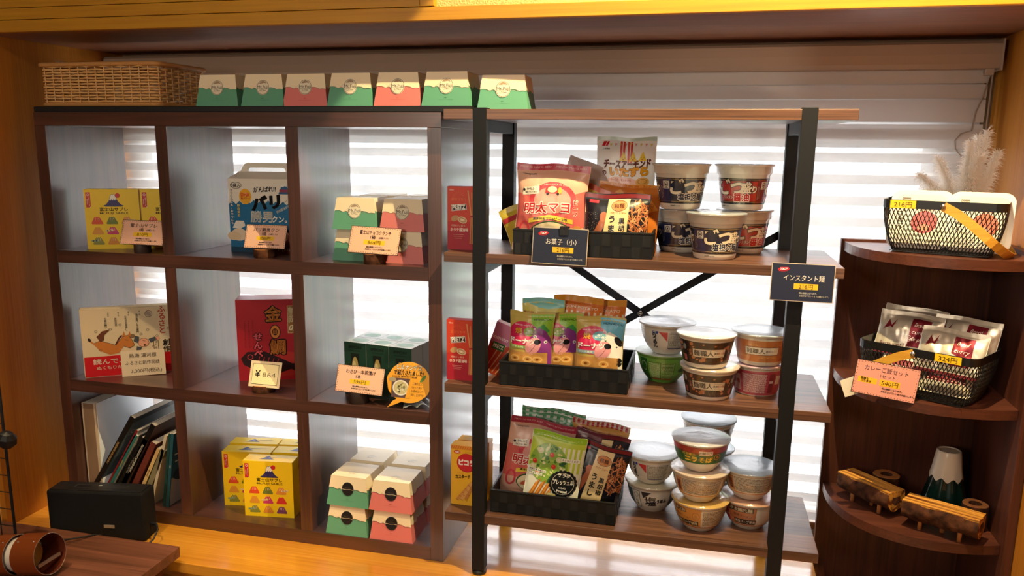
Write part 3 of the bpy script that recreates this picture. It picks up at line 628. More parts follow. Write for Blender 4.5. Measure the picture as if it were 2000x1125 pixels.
def a_mentai(a, W, H):
    a.t('MENTAI MAYO BEEF', -W * .24, H - 7, 5.5, 'f4c8c0', 2, 0, W * .42); a.t('MENTAI MAYO BEEF', W * .24, H - 7, 5.5, 'f4c8c0', 2, 0, W * .42)
    a.t('Yamayoshi', -W * .32, H - 23, 6, '2c2826', 1, .01, W * .2); a.p([(-W / 2, H * .66), (-W * .15, H * .63), (W * .3, H * .66), (W / 2, H * .72), (W / 2, H * .3), (-W / 2, H * .25)], 'd96a64', 0)
    a.e(5, H * .60, W * .34, H * .19, 'd24450', 1, 32); a.e(5, H * .585, W * .27, H * .15, 'e9a296', 2, 32); a.t('MAYO BEEF POTATO CHIPS', 5, H * .76, 5.5, 'f6dcc6', 3, 0, W * .46)
    a.p([(-14, H * .66), (-14, H * .72), (-2, H * .745), (16, H * .74), (26, H * .7), (26, H * .655)], 'c23a3c', 3); a.e(3, H * .705, 12, 7.5, 'f3e2b8', 4); a.e(22, H * .695, 5, 8, 'e9b83a', 4, 14)
    for x in (-8, 18): a.e(x, H * .655, 3.4, 3.4, '2a2422', 5, 12)
    a.p([(-W * .42, H * .64), (-W * .40, H * .73), (-W * .17, H * .75), (-W * .17, H * .66)], 'f2e6d2', 3); a.t('かねふく', -W * .28, H * .715, 7, '1c1a1c', 4, .02, 26, .06); a.t('明太パウダー使用', -W * .29, H * .675, 4.2, '1c1a1c', 4, .01, 30, .06); a.e(-W * .395, H * .7, 3.4, 3.4, '1c1a1c', 4, 12)
    a.t('明太マヨ', -8, H * .50, 27, 'c8202c', 5, .06, W * .66, .04, .08, out='fbf0e2', ow=.07); a.t('ビーフ', W * .37, H * .51, 12, 'c8202c', 5, .05, None, 0, 0, True, out='fbf0e2', ow=.08)
    a.p([(-W * .30, H * .37), (0, H * .42), (W * .34, H * .38), (W * .34, H * .33), (0, H * .37), (-W * .3, H * .32)], 'f4d24a', 4); a.t('濃厚明太マヨ&ビーフ味', 2, H * .373, 7, '3a2018', 6, .02, W * .5)
    a.e(6, H * .22, W * .3, H * .13, '3a5a30', 3, 26); a.e(6, H * .215, W * .28, H * .12, 'f2e0b8', 4, 26)
    for k, c in ((-18, 'd8694c'), (-6, 'c8553c'), (6, 'dd7a54')): a.e(k, H * .22, 17, 6.5, c, 5, 18, .5)
    a.e(26, H * .2, 8, 8, 'f6ecd2', 6, 16); a.ring(-W * .36, H * .24, 14, 22, 5, 'd24450', 3); a.e(W * .4, H * .24, 13, 16, 'c88a4c', 3, 12)
def a_cheese(a, W, H):
    for i, x in enumerate((-14, -7, 4, 11)): a.r(x, H - 60, 5, 52, 'd8433a' if i % 2 else 'e0574a', 1)
    a.p([(-W * .42, H - 22), (-W * .38, H - 10), (-W * .28, H - 10), (-W * .32, H - 22)], 'd0202a', 2); a.line([(-W * .36, H - 22), (-W * .32, H - 10)], 1.2, 'f6e8e0', 3); a.t('三幸製菓', -W * .34, H - 28, 4.5, '2a2422', 2)
    for i in range(9): x = -W * .28 + i * W * .085; a.p([(x, H - 11 - abs(i - 4) * 1.2), (x + 6, H - 12 - abs(i - 4)), (x + 2, H - 19 - abs(i - 4))], ('e8d268', 'e9a0a0')[i % 2], 1)
    for k, x in enumerate((-6, 17, 40)): a.p([(x - 10, H - 55), (x + 10, H - 55), (x + 1, H - 32)], 'f0cf3a', 6); a.e(x - 3, H - 47, .9, .9, '4a3010', 7, 8); a.e(x + 4, H - 47, .9, .9, '4a3010', 7, 8); a.e(x, H - 51, 2.4, 1.2, 'b8502a', 7, 8)
    a.t('チーズアーモンド', 4, H - 62, 22, '6b2c1c', 4, .06, W * .80, .03, .1, out='ffffff', ow=.04); a.t('の', -W * .36, H - 84, 13, '6b2c1c', 4, .03); a.t('いたずら', 9, H - 80, 23, 'f0a91c', 4, .06, W * .66, .02, out='8a5a14', ow=.03)
    a.e(-8, H - 105, 38, 13, 'f6c8b8', 1, 20); a.t('チーズアーモンドから', -10, H - 100, 6, 'c2402c', 3, .02, 50); a.t('アーモンドが', -10, H - 109, 6, 'c2402c', 3, .02, 34); a.e(W * .3, H - 104, 16, 11, 'e9b25a', 2); a.ring(W * .3, H - 103, 11, 6, 1, '8a5a2a', 3, 14)
    a.r(-W / 2, 0, W, H - 122, 'e8b86a', 1)
def a_babystar(a, W, H):
    a.r(-W / 2, 0, W, H, '1c1a24', 0)
    noodle_pile(a, W * .34, H * .62, W * .2, H * .26, 120, ['c98456', 'b06a42', 'dd9d6c', '94522e'], 2.2, 1, 3, 15)
    r = random.Random(2)
    for i in range(60): a.e(-W * .38 + r.uniform(-12, 12), H * .5 + r.uniform(-26, 26), .6, .6, 'c0b0a0', 1, 5)
    a.p([(-W * .46, H * .16), (-W * .34, H * .14), (-W * .14, H * .56), (-W * .24, H * .62), (-W * .38, H * .3)], 'a85e3c', 2); a.e(-W * .2, H * .62, 10, 12, 'b86c48', 3, 14)
    a.p([(-W * .24, 0), (-W * .13, H - 12), (W * .20, H - 12), (W * .16, 0)], 'ecd29a', 5); a.ring(W * .04, H * .80, 19, 13, 1.6, '8a3a1c', 7, 20); a.e(W * .04, H * .80, 16.5, 11, 'd68a4a', 6, 20); a.t('和麺', W * .04, H * .80, 12, '5a2412', 8, .02)
    a.t('ベビースター', W * .03, H * .685, 6.5, 'b8602a', 7, .02, W * .26, -.05); a.t('うまし', -W * .07, H * .43, 19, '171412', 7, .035, vert=True, gap=1.15); a.t('黒胡椒', W * .09, H * .43, 15, '171412', 7, .03, vert=True, gap=1.1)
    a.e(W * .33, H * .22, 22, 14, '0c0c10', 4, 20); noodle_pile(a, W * .3, H * .15, 18, 9, 14, ['e2b27c', 'd09458'], 1.6, 5, 8, 22)
    a.p([(-W * .44, H - 22), (-W * .43, H - 15), (-W * .28, H - 15), (-W * .29, H - 22)], 'c23a4a', 5); a.r(-W / 2, H - 10, W, 9, '7a2024', 1)
def a_donut(kind):
    def f(a, W, H):
        m0 = a.mp; a.mp = lambda u, v, d: m0(u, (.33 + (v / H * 1000 - .17) * .78) * H / 1000, d)
        cow = kind == 'cow'; top = '6fc4e8' if cow else '8cc63a'
        a.r(-W / 2, 0, W, H * 1.02, 'c9b45c', 0); a.p([(-2, H), (W / 2, H), (W / 2, H * .62), (W * .3, H * .60), (2, H * .82)], top, 1)
        a.e(-W * .16, H * .60, W * .36, H * .26, 'd8285a', 2, 30); a.t('BAKED DONUTS', -W * .14, H * .79, 5.5, 'fbe8ee', 4, .01, W * .46); a.t('焼', -W * .27, H * .68, 20, 'e8a52a', 4, .06, out='7a1a2a', ow=.03); a.t('ドーナツ', -W * .16, H * .50, 19, 'fdf4ee', 5, .06, W * .60, out='b01a48', ow=.03)
        a.e(0, H * .68, W * .15, H * .085, '6fb4c8' if cow else '8fae3c', 4, 20); a.t('油で', 0, H * .70, 6.5, 'ffffff', 6, .02); a.t('揚げてない', 0, H * .655, 5.5, 'ffffff', 6, .02, W * .2)
        a.t('HEIWADOU', W * .26, H * .905, 8.5, '1c1c20', 4, .01, W * .40)
        bc = 'f2efe8' if cow else '8a3a8c'
        if not cow: a.p([(W * .16, H * .76), (W * .3, H * .82), (W * .44, H * .7), (W * .3, H * .6)], '3f9a44', 3)
        a.p([(W * .02, H * .2), (W * .0, H * .5), (W * .06, H * .68), (W * .2, H * .76), (W * .36, H * .7), (W * .47, H * .56), (W / 2, H * .44), (W / 2, H * .05), (W * .2, H * .05)], bc, 4)
        a.e(W * .10, H * .74, 5.5, 7, bc, 4, 12); a.e(W * .10, H * .74, 3, 4, 'e8b0c0', 5, 10)
        if cow: a.e(W * .40, H * .6, 8, 16, '1a1a1e', 5, 16, .5); a.e(W * .44, H * .22, 7, 14, '1a1a1e', 5, 14)
        a.e(W * .09, H * .42, W * .17, H * .17, 'eba0a8', 5, 22, -.35); a.e(W * .19, H * .50, 9, 8.5, '161216', 6, 18); a.line([(W * .17, H * .47), (W * .10, H * .38), (W * .02, H * .30)], .9, '3a1a24', 6)
        for x, y in ((.13, .60), (.37, .50)): a.e(W * x, H * y, 4.2, 4.4, 'fbf8f2', 6, 14); a.e(W * x + .6, H * y, 2.4, 2.8, '161216', 7, 12); a.e(W * x + 1, H * y + 1, .8, .8, 'ffffff', 8, 8)
        a.r(-W * .5, H * .355, W * .42, H * .06, '8fb4c0' if cow else '9cb85a', 4); a.t('ミルク風味' if cow else 'ポテト味', -W * .28, H * .385, 7, 'f6f6ea', 6, .02, W * .3)
        a.r(-W / 2, 0, W * .92, H * .30, 'c89252', 5)
        for x in ((-W * .26, W * .12) if cow else (-W * .33, -W * .02, W * .2)): a.e(x, H * .17, 17, 14, 'd99a4a', 6, 22); a.ring(x, H * .17, 13, 10, 4, 'edc07a', 7, 18); a.e(x, H * .17, 4, 3.2, '8a5420', 7, 12)
    return f
def a_salad(a, W, H):
    a.r(-W / 2, H * .55, W, H * .40, 'c4dc4a', 0)
    for i in range(9): a.r(-W * .05 + i * 12 - 3, H * .48, 6, H * .38, 'f0f4d8', 1)
    a.r(-W / 2, H - 15, W, 15, '9ccc28', 1); a.t('やさしい塩味 サラダプレッツェル', 0, H - 8, 6, 'dff0a0', 3, 0, W * .85)
    a.e(-W * .12, H * .62, W * .36, H * .25, '8fb84a', 2, 24); r = random.Random(8)
    for i in range(90):
        th, q = r.uniform(0, 6.28), r.random() ** .5; a.e(-W * .12 + W * .34 * q * math.cos(th), H * .62 + H * .23 * q * math.sin(th), r.uniform(2, 6), r.uniform(1.5, 4), r.choice(['5f9c34', 'a8cc5c', 'd4e48c', '3f7a2c', 'e6e8b8']), 3 + i % 3, 9, r.uniform(0, 3))
    for x, y in ((-.08, .74), (-.38, .62), (-.02, .60), (-.3, .48), (.15, .32)): a.e(W * x, H * y, 6, 6, 'd23a2a', 6, 14); a.e(W * x - 1.5, H * y + 2, 2, 1.4, 'f08a6a', 7, 8)
    for x, y in ((-.3, .76), (.06, .70), (-.4, .55)): a.e(W * x, H * y, 8, 7, 'e8e6c0', 6, 16); a.ring(W * x, H * y, 6, 5, 1, 'c8cc8c', 7, 14)
    for x, y, l, d in ((.14, .66, 10, .5), (-.02, .45, 16, 1.1)): a.e(W * x, H * y, l, l * .42, '2c5a34', 6, 16, d)
    a.r(W * .10, H * .69, W * .34, 9, 'f4f6e4', 6); a.t('あとひくうまさ!', W * .27, H * .69 + 4.5, 6, '2a2a20', 8, .01, W * .3)
    a.r(-W * .47, H * .495, W * .33, 7, 'f4f6e4', 7); a.t('野菜の旨み際立つ', -W * .305, H * .495 + 3.5, 5, '2a2a20', 8, .02, W * .31); a.r(-W * .47, H * .45, W * .27, 7, 'f4f6e4', 7); a.t('サラダテイスト', -W * .335, H * .45 + 3.5, 5, '2a2a20', 8, .02, W * .25)
    for i in range(11): x = -W * .48 + i * 4.6; a.line([(x, H * .04), (x + 26, H * .36 + (i % 3) * 5)], 3, ('e08a2c', 'f0a84a', 'd07420')[i % 3], 5 + i % 2)
    a.r(-W * .1, H * .02, W * .26, H * .24, 'd8cc8c', 6); noodle_pile(a, W * .03, H * .13, 14, 17, 30, ['e89a3c', 'd85a34', '7aa83a', 'f0c060'], 2, 7, 5, 9)
    a.p([(W * .20, 0), (W * .2, H * .2), (W * .5, H * .2), (W * .5, 0)], 'e87f24', 6)
    for k in range(20): th = 2 * PI * k / 20; a.e(W * .20 + 30 * math.cos(th), H * .41 + 30 * math.sin(th), 6, 6, '14181c', 8, 10)
    a.e(W * .20, H * .41, 31, 31, '14181c', 9, 30); a.ring(W * .20, H * .41, 28.5, 28.5, .8, 'd8d4c4', 10, 32)
    a.t('サラダ', W * .20, H * .52, 11, 'f2efe4', 11, .01); a.t('プレッツェル', W * .20, H * .43, 14, 'f2efe4', 11, .02, 52, .06); a.t('SALAD', W * .2, H * .355, 6.5, 'f2efe4', 11, .01); a.t('Pretzel', W * .2, H * .31, 9.5, 'f2efe4', 11, .03)
def a_orange(a, W, H):
    a.r(-W / 2, 0, W, H - 17, 'e07a28', 0); a.t('BACON POTATO', 0, H - 27, 9, 'fbe6c8', 3, .02, W * .8)
    for i in range(9): a.r(-W / 2 + i * W / 8.5, 0, W / 20, H - 36, 'f2dcc0', 1)
    a.e(-W * .08, H * .55, W * .34, H * .22, '2a1a1a', 3, 26); noodle_pile(a, -W * .08, H * .57, W * .27, H * .15, 50, ['c8442c', 'a82a24', 'd88a5c', 'e8b08a'], 6, 4, 6, 12)
def a_teal(a, W, H):
    a.r(-W / 2, 0, W, H - 16, 'd8cc62', 0); a.p([(-W / 2, H), (-W * .4, H - 10), (-W * .1, H - 24), (W * .1, H - 26), (W / 2, H - 18), (W / 2, H)], '8ed4cc', 1); a.t('Furuta', -W * .34, H - 34, 8.5, 'c85a2c', 3, .03, W * .24); a.e(-W * .05, H - 56, W * .4, 14, 'f0c428', 2, 24)
    for i in range(4): a.e(W * .2 + i * 3, H - 38 - i * 3, 5, 2.4, 'e0b23c', 3, 10, .8)
    a.t('はちみつビスケット', 0, H - 60, 14, '3f9a54', 4, .04, W * .85)
def a_chips(a, W, H):
    a.r(-W / 2, 0, W, H, 'c8742c', 0); 
    for k, (x, y, s, c) in enumerate(((-30, .82, 34, 'e09a3c'), (20, .84, 30, 'd98c30'), (48, .7, 26, 'eeb45c'), (-10, .66, 34, 'c87a28'))):
        a.p([(x - s, H * y - s * .4), (x + s * .2, H * y + s * .5), (x + s, H * y - s * .3), (x, H * y - s * .7)], c, 2 + k)
        for i in range(7): a.line([(x - s * .6 + i * s * .16, H * y - s * .4), (x - s * .3 + i * s * .14, H * y + s * .2)], .8, 'b0601c', 6)
def a_stripe(a, W, H):
    a.r(-W / 2, 0, W, H, 'e0a85c', 0)
    for i in range(12): a.r(-W / 2 + i * W / 12, H - 15, W / 24, 14, 'c2303a', 2)
    a.e(-W * .32, H - 28, 15, 10, 'c2303a', 3, 18); a.t('YBC', -W * .32, H - 28, 9, 'fbe8d8', 4, .03); a.t('ピーナッツ', W * .16, H - 30, 9, 'b0482a', 3, .02, W * .38); r = random.Random(1)
    for i in range(36): a.e(r.uniform(-W * .45, W * .45), H * .5 + r.uniform(-40, 24), r.uniform(4, 8), r.uniform(3, 5), r.choice(['eec68a', 'd89a50', 'f3dab0']), 2 + i % 2, 10, r.uniform(0, 3))
def a_check(a, W, H):
    a.r(-W / 2, 0, W, H, 'dfe6dc', 0)
    for i in range(9): a.r(-W / 2 + i * W / 9, H - 34, W / 18, 34, '4a9a64', 1)
    for j in range(3): a.r(-W / 2, H - 30 + j * 11, W, 5, '6fb486', 2)

# ---- woven strap basket
STRAP = pmat('black_strap', '111316', .5, .45); _m = STRAP; _t = N(_m, 'ShaderNodeTexCoord'); _c = N(_m, 'ShaderNodeTexChecker'); _c.inputs['Scale'].default_value = 700; _bb = N(_m, 'ShaderNodeBump'); _bb.inputs['Strength'].default_value = .5; _bb.inputs['Distance'].default_value = .001
_m.node_tree.links.new(_t.outputs['Object'], _c.inputs[0]); _m.node_tree.links.new(_c.outputs['Fac'], _bb.inputs['Height']); _m.node_tree.links.new(_bb.outputs[0], _m.node_tree.nodes['Principled BSDF'].inputs['Normal'])
STRAP2 = pmat('black_strap_smooth', '07080a', .5, .4)
def strap_basket(label, W, D, H, loc, rot):
    t = thing('woven_basket', label, 'basket', loc, rot, 'black woven strap baskets on the rack')
    b = MB(); th = .003
    for a, c in (((-W / 2, 0, 0), (W / 2, D, .002)), ((-W / 2, 0, 0), (W / 2, th, H - .003)), ((-W / 2, D - th, 0), (W / 2, D, H - .003)), ((-W / 2, th, 0), (-W / 2 + th, D - th, H - .003)), ((W / 2 - th, th, 0), (W / 2, D - th, H - .003))): b.box(a, c, STRAP2)
    def face(o, U, n, L):
        o = Vector(o); U = Vector(U); s = L / n; Nn = U.cross(Vector((0, 0, 1)))
        for i in range(n):
            for j in range(2):
                if (i + j) % 2: continue
                p0 = o + U * (i * s + .0006); hz = (H - .007) / 2; z0 = .001 + j * hz + .0006
                q = [p0 + Nn * .0004, p0 + U * (s - .0012) + Nn * .0004]; m_ = [(p0 + U * s * .2) + Nn * .0016, (p0 + U * s * .8) + Nn * .0016]
                vs = [(q[0].x, q[0].y, z0), (m_[0].x, m_[0].y, z0), (m_[1].x, m_[1].y, z0), (q[1].x, q[1].y, z0)]; vs += [(x, y, z0 + hz - .0012) for x, y, _ in vs]
                b.add(vs, [(0, 1, 5, 4), (1, 2, 6, 5), (2, 3, 7, 6), (0, 4, 7, 3)][:3] + [(0, 3, 2, 1), (4, 5, 6, 7)], STRAP)
    face((-W / 2, 0, 0), (1, 0, 0), 14, W); face((W / 2, 0, 0), (0, 1, 0), 8, D); face((W / 2, D, 0), (-1, 0, 0), 14, W); face((-W / 2, D, 0), (0, -1, 0), 8, D)
    b.build('weave', t); r = MB(); k = .0012
    for a, c in (((-W / 2 - k, -k, H - .005), (W / 2 + k, th + k, H)), ((-W / 2 - k, D - th - k, H - .005), (W / 2 + k, D + k, H)), ((-W / 2 - k, th + k, H - .005), (-W / 2 + th + k, D - th - k, H)), ((W / 2 - th - k, th + k, H - .005), (W / 2 + k, D - th - k, H))): r.box(a, c, STRAP2)
    r.build('rim', t, bevel=.0012); return t

# ================================================================== things on top of the cube shelf
bk = thing('wicker_basket', 'long pale wicker basket on the left end of the black board', 'basket', (.195, .128, 1.1622))
WK = pmat('wicker', 'dcab6c', .55, .4); WK2 = pmat('wicker_rim', 'c08a50', .5, .4)
BW, BD = .368, .232
def rr_path(w, d, r, n=6, z=0):
    pts = []
    for cx, cy, a0 in ((w / 2 - r, -d / 2 + r, -PI / 2), (w / 2 - r, d / 2 - r, 0), (-w / 2 + r, d / 2 - r, PI / 2), (-w / 2 + r, -d / 2 + r, PI)):
        for k in range(n + 1): a = a0 + PI / 2 * k / n; pts.append((cx + r * math.cos(a), cy + r * math.sin(a), z))
    return pts
def resample(P, n):
    P = [Vector(p) for p in P] + [Vector(P[0])]; L = [0]
    for a, b_ in zip(P, P[1:]): L.append(L[-1] + (b_ - a).length)
    out = []; j = 0
    for i in range(n):
        s = L[-1] * i / n
        while L[j + 1] < s: j += 1
        t = (s - L[j]) / (L[j + 1] - L[j]); p = P[j].lerp(P[j + 1], t); d = (P[j + 1] - P[j]).normalized(); out.append((p, Vector((d.y, -d.x, 0))))
    return out
NS = 42; base_ring = resample(rr_path(BW - .012, BD - .012, .022), NS * 4)
b = MB()
for row in range(13):
    z = .0135 + row * .0074; P = [p + nn * (.0034 * (1 if row % 2 else -1) * math.cos(PI * i / 4)) + Vector((0, 0, z + rnd.uniform(-.0005, .0005))) for i, (p, nn) in enumerate(base_ring)]
    b.tube(P + [P[0]], .0027, WK, 6, False, True, flat=.0015)
for i in range(0, NS * 4, 4):
    p, nn = base_ring[i]; b.tube([p + Vector((0, 0, .008)), p + Vector((0, 0, .106))], .0019, WK, 6)
b.build('weave', bk)
for z, rr_ in ((.0055, .0055), (.108, .0062)):
    P = [p for p in rr_path(BW - (.008 if z < .05 else .0), BD - .008, .024, z=z)]
    b = MB(); b.tube(P + [P[0], P[1]], rr_, WK2, 10, False); b.build('bottom_rim' if z < .05 else 'rim', bk)
b = MB(); b.box((-BW / 2 + .012, -BD / 2 + .012, .004), (BW / 2 - .012, BD / 2 - .012, .008), WK2); b.build('base', bk)
b = MB(); CL = pmat('cream_cloth', 'd9c6a6', .85, .2)
b.grid(lambda u, v: (-.165 + .13 * u, -.085 + .17 * v, .100 + .024 * (1 - u) ** 2 * (1 - .4 * v) + .003 * math.sin(14 * u + 5 * v)), 14, 10, CL)
b.build('folded_cloth', None, (.195, .128, 1.1622), label='folded cream cloth peeking out of the wicker basket', cat='cloth')
b = MB(); b.grid(lambda u, v: (.0 + .03 * u - .03, .03 + .04 * v, .10 + .022 * math.sin(PI * u) * (1 - v * .5)), 8, 8, pmat('dusty_pink_cloth', '9a5a4a', .85, .2)); b.build('pink_cloth', None, (.195, .165, 1.165), label='dull pink cloth bundle showing over the back rim of the wicker basket', cat='cloth')
G7 = 'mountain gift boxes in a row on the cube shelf'
tops = [(.5345, .035, GREEN, 0, 'green mountain gift box directly right of the wicker basket'), (.6645, .035, GREEN, 0, 'green mountain gift box, second in the top row, left of the first pink one'), (.7815, .035, PINK, 0, 'pink mountain gift box, third in the top row, between two green ones'), (.9045, .03, GREEN, 0, 'green mountain gift box between the two pink ones in the top row'), (1.029, .028, PINK, 0, 'pink mountain gift box, fifth in the top row, right of the middle green one'), (1.153, .024, GREEN, .0, 'green mountain gift box at the right end of the black board')]
for x, y, c_, r_, lab in tops: mountain_box(lab, c_, 'light', (x, y + .06, 1.1621), r_, G7)
mountain_box('green mountain gift box standing on the metal rack top beside the row', GREEN, 'light', (1.289, .083, 1.1531), .05)

# ================================================================== cube shelf compartments
def a_sable(a, W, H):
    a.p([(5, H - 50), (5, H - 8), (17, H - 8), (17, H - 50)], 'c8262c', 1); a.p([(13.5, H - 50), (17, H - 50), (17, H - 46.5)], 'f4ead2', 2); a.ring(11, H - 15, 3.8, 3.6, 1, 'f4ead2', 2, 8)
    a.t('富士見', 11, H - 15.5, 2.4, 'f4ead2', 3, 0); a.t('箱根のお土産', 13.6, H - 34, 3.6, 'f4ead2', 2, .0, vert=True); a.t('静岡限定', 8.4, H - 34, 3.6, 'f4ead2', 2, .0, vert=True)
    cx = W * .53; a.e(cx + 12, H - 17, 6.5, 6.5, 'd02a2e', 1, 20)
    a.p([(cx - 27, H - 45), (cx - 20, H - 42), (cx - 12, H - 33), (cx - 7, H - 17), (cx - 3, H - 13), (cx, H - 15), (cx + 3, H - 12), (cx + 6, H - 17), (cx + 12, H - 33), (cx + 20, H - 42), (cx + 27, H - 45), (cx + 22, H - 47.5), (cx - 22, H - 47.5)], '34306a', 2)
    a.p([(cx - 10, H - 29), (cx - 6, H - 17.5), (cx - 3, H - 14), (cx, H - 16), (cx + 3, H - 13), (cx + 5.5, H - 18), (cx + 10, H - 29), (cx + 7, H - 27), (cx + 5, H - 31), (cx + 2, H - 27), (cx - 1, H - 31), (cx - 4, H - 27), (cx - 7, H - 31)], 'fbf3e2', 3)
    a.t('富士山サブレ', cx, H - 55, 11.5, '4a3212', 2, .012, 74); a.t('Mt.FUJI SABLE', cx, H - 65.5, 8, '4a3212', 2, .008, 74)
    cols = [['e0502a', '6e7f2e', 'e0913a'], ['e09a34', 'cf3a70', 'd8372a'], ['8e8f38', 'e09030', '7a3f6a']]
    for j in range(3):
        for i in range(3):
            x, y = 30 + i * 39, H - 94 - j * 28.5; c_ = cols[j][i]
            a.p([(x - 15, y + 1), (x - 14, y - 2.5), (x + 14, y - 2.5), (x + 15.5, y + 1), (x + 7, y + 16), (x + 4, y + 19), (x + 2, y + 16.5), (x, y + 19), (x - 3, y + 16.5), (x - 5, y + 19), (x - 8, y + 15)], c_, 1)
            if (i + j) % 2 == 0 or i == 1:
                for k in (-4, 0, 4): a.line([(x + k, y + 15), (x + k * 1.3, y + 8)], 1.1, 'f3d0a4', 2)
            if (i, j) in ((2, 0), (1, 1), (0, 2)):
                for dx, s in ((0, 6), (7, 5), (-6, 4)): a.e(x + (10 if i == 2 else -10) + dx, y + 8 + (dx > 0), s, 2.6, 'f2d7a0' if j < 2 else '9cb08c', 3, 12)
def a_sable_top(a, W, D): a.p([(-30, D * .3), (-20, D * .45), (-12, D * .75), (-6, D * .75), (4, D * .45), (14, D * .3)], '34306a', 1); a.r(-6, D * .55, 56, 3, 'b8922a', 1)
def sable(label, x, y, z, rot):
    c, s = math.cos(rot), math.sin(rot)   # x,y is the front left corner
    global _sab
    if '_sab' not in globals():
        _sab = carton('cookie_box', label, .143, .05, .165, 'f7d01a', lambda a, W, H: a_sable2(a, W, H), (0, 0, 0), 0, 'yellow cookie boxes', 'box', 's', top=a_sable_top)
        o = _sab
    else: o = _sab.copy(); C.objects.link(o); o['label'] = label
    o.location = (x + .0715 * c, y + .0715 * s, z); o.rotation_euler = (0, 0, rot); return o
def a_sable2(a, W, H):
    mp = a.mp; a.mp = lambda u, v, d: mp(u - W / 2000, v, d); a_sable(a, W, H)
sable('yellow cookie box standing in the top left compartment, behind its price card', .096, .047, FZ[0], .42)
sable('second yellow cookie box of the top left compartment, half behind the divider', .096 + .147 * .912, .047 + .147 * .41, FZ[0], .42)
sable('frontmost yellow cookie box in the bottom middle compartment', .549, .040, FZ[2], .14)
sable('yellow cookie box standing left in the second row of the bottom middle compartment', .455, .085, FZ[2], .18)
sable('yellow cookie box right in the second row behind the frontmost one', .599, .116, FZ[2], .16)
sable('rearmost left yellow cookie box of the bottom middle compartment', .440, .150, FZ[2], .18)
sable('rearmost right yellow cookie box, against the divider in the bottom middle compartment', .585, .178, FZ[2], .16)

card('price_card', 'pink lace-edged card reading 810 yen before the yellow cookie boxes', price('富士山サブレ', '1箱', '810円', '(9個入り)'), (.297, .010, .800), (-.35, 0, 0), .134, .068)
log_slice('card_stand', 'dark round wooden stand under the 810 yen card', (.287, .028, FZ[0]), .022, .023, 0, True, group=None)
# savoury snack gable box
def a_blue(a, W, H):
    a.r(-W / 2, 0, W, H * .62, '1f6f9e', 0); n_ = 18
    pts = [(-W / 2, H * .55)]
    for i in range(n_ + 1): pts.append((-W / 2 + W * i / n_, H * (.70 if i % 2 else .655) + (3 if 5 < i < 12 else 0)))
    pts += [(W / 2, H * .55)]; a.p(pts, '1f6f9e', 1)
    a.ring(-W * .38, H * .91, 17, 9, 1.2, '1a1a1c', 2, 4 + 16); a.t('5袋入', -W * .38, H * .91, 11, '1a1a1c', 3, .03)
    a.e(-W * .24, H * .76, 18, 21, 'f2b02a', 3, 24); a.t('DHA', -W * .24, H * .785, 14, 'd8382a', 4, .04, 26); a.t('脳パワー!', -W * .24, H * .735, 6.5, 'd8382a', 4, .03, 26)
    a.t('がんばれ!!', W * .06, H * .86, 16, '16161a', 3, .03, 66, .05); a.p([(W * .27, H * .80), (W * .33, H * .93), (W * .385, H * .93), (W * .46, H * .80)], '2a5f8c', 3); a.p([(W * .315, H * .90), (W * .33, H * .93), (W * .385, H * .93), (W * .40, H * .90), (W * .37, H * .91), (W * .345, H * .895)], 'f4f0e6', 4); a.t('静岡限定', W * .365, H * .845, 8, 'd2342a', 4, .03, 30)
    a.t('バリ', W * .07, H * .68, 40, '14161a', 5, .07, 84, .12, .1); a.t('勝男', 0, H * .49, 33, 'f4efe2', 5, .09, 64, .0); a.t('クン。', W * .27, H * .46, 19, 'f4efe2', 5, .03, 44)
    a.t('静岡おみやげ編', W * .14, H * .365, 10, 'f4efe2', 4, .03, 74); a.t('静岡醤油から', W * .33, H * .60, 8, 'f4efe2', 4, .02, 42, .45); a.line([(W * .2, H * .60), (W * .4, H * .72)], .7, '14161a', 4)
    a.t('おつまみにも、おやつにも', -W * .455, H * .62, 7.5, 'f4efe2', 4, .03, vert=True, out='14161a', ow=.06); a.t('静岡県の', -W * .35, H * .57, 8.5, 'f0e2a0', 4, .03, vert=True, out='14161a', ow=.06)
    a.p([(-W * .46, H * .33), (-W * .40, H * .43), (-W * .28, H * .43), (-W * .26, H * .36), (-W * .34, H * .32)], 'f2ece0', 3); a.e(-W * .36, H * .24, 24, 17, 'f0dcc0', 3, 20); a.e(-W * .44, H * .22, 20, 12, 'e8cfa8', 4, 18)
    a.p([(W * .16, 0), (W * .1, H * .16), (W * .22, H * .30), (W / 2, H * .32), (W / 2, 0)], '6a2c22', 3); noodle_pile(a, W * .34, H * .2, 22, 18, 26, ['9c4a34', 'c0745a', '7c2e24', 'dcae90'], 7, 4, 4, 15)
    a.t('静岡醤油味', W * .32, H * .31, 9.5, '14161a', 7, .04, 56); a.t('・20g×5袋', W * .32, H * .05, 9.5, 'f4efe2', 8, .03, 56)
    a.r(-W / 2, 0, W * .6, H * .07, '16405c', 2)
b = MB(); Wb, Db, Hb = .19, .085, .2
bc = ink('efe6d6', 's'); b.box((-Wb / 2, 0, 0), (Wb / 2, Db, Hb), bc); b.add([(-Wb / 2, 0, Hb), (Wb / 2, 0, Hb), (Wb / 2, Db, Hb), (-Wb / 2, Db, Hb), (-Wb / 2 + .012, Db / 2, Hb + .018), (Wb / 2 - .012, Db / 2, Hb + .018)], [(0, 1, 5, 4), (2, 3, 4, 5), (0, 4, 3), (1, 2, 5)], bc)
gb = thing('handled_snack_box', 'blue and white handled snack box in the top middle compartment', 'snack box', (.594, .127, FZ[0]), .06)
a_blue(Art(b, flat((0, 0, 0), (1, 0, 0), (0, 0, 1)), 's'), 190, 200); b.build('carton', gb)
b = MB(); pts = [(-.080, .0), (-.066, .022), (-.055, .026), (.055, .026), (.066, .022), (.080, .0), (.056, .0), (.053, .010), (.048, .013), (-.048, .013), (-.053, .010), (-.056, .0)]
tris = tessellate_polygon([[Vector((x, y, 0)) for x, y in pts]])
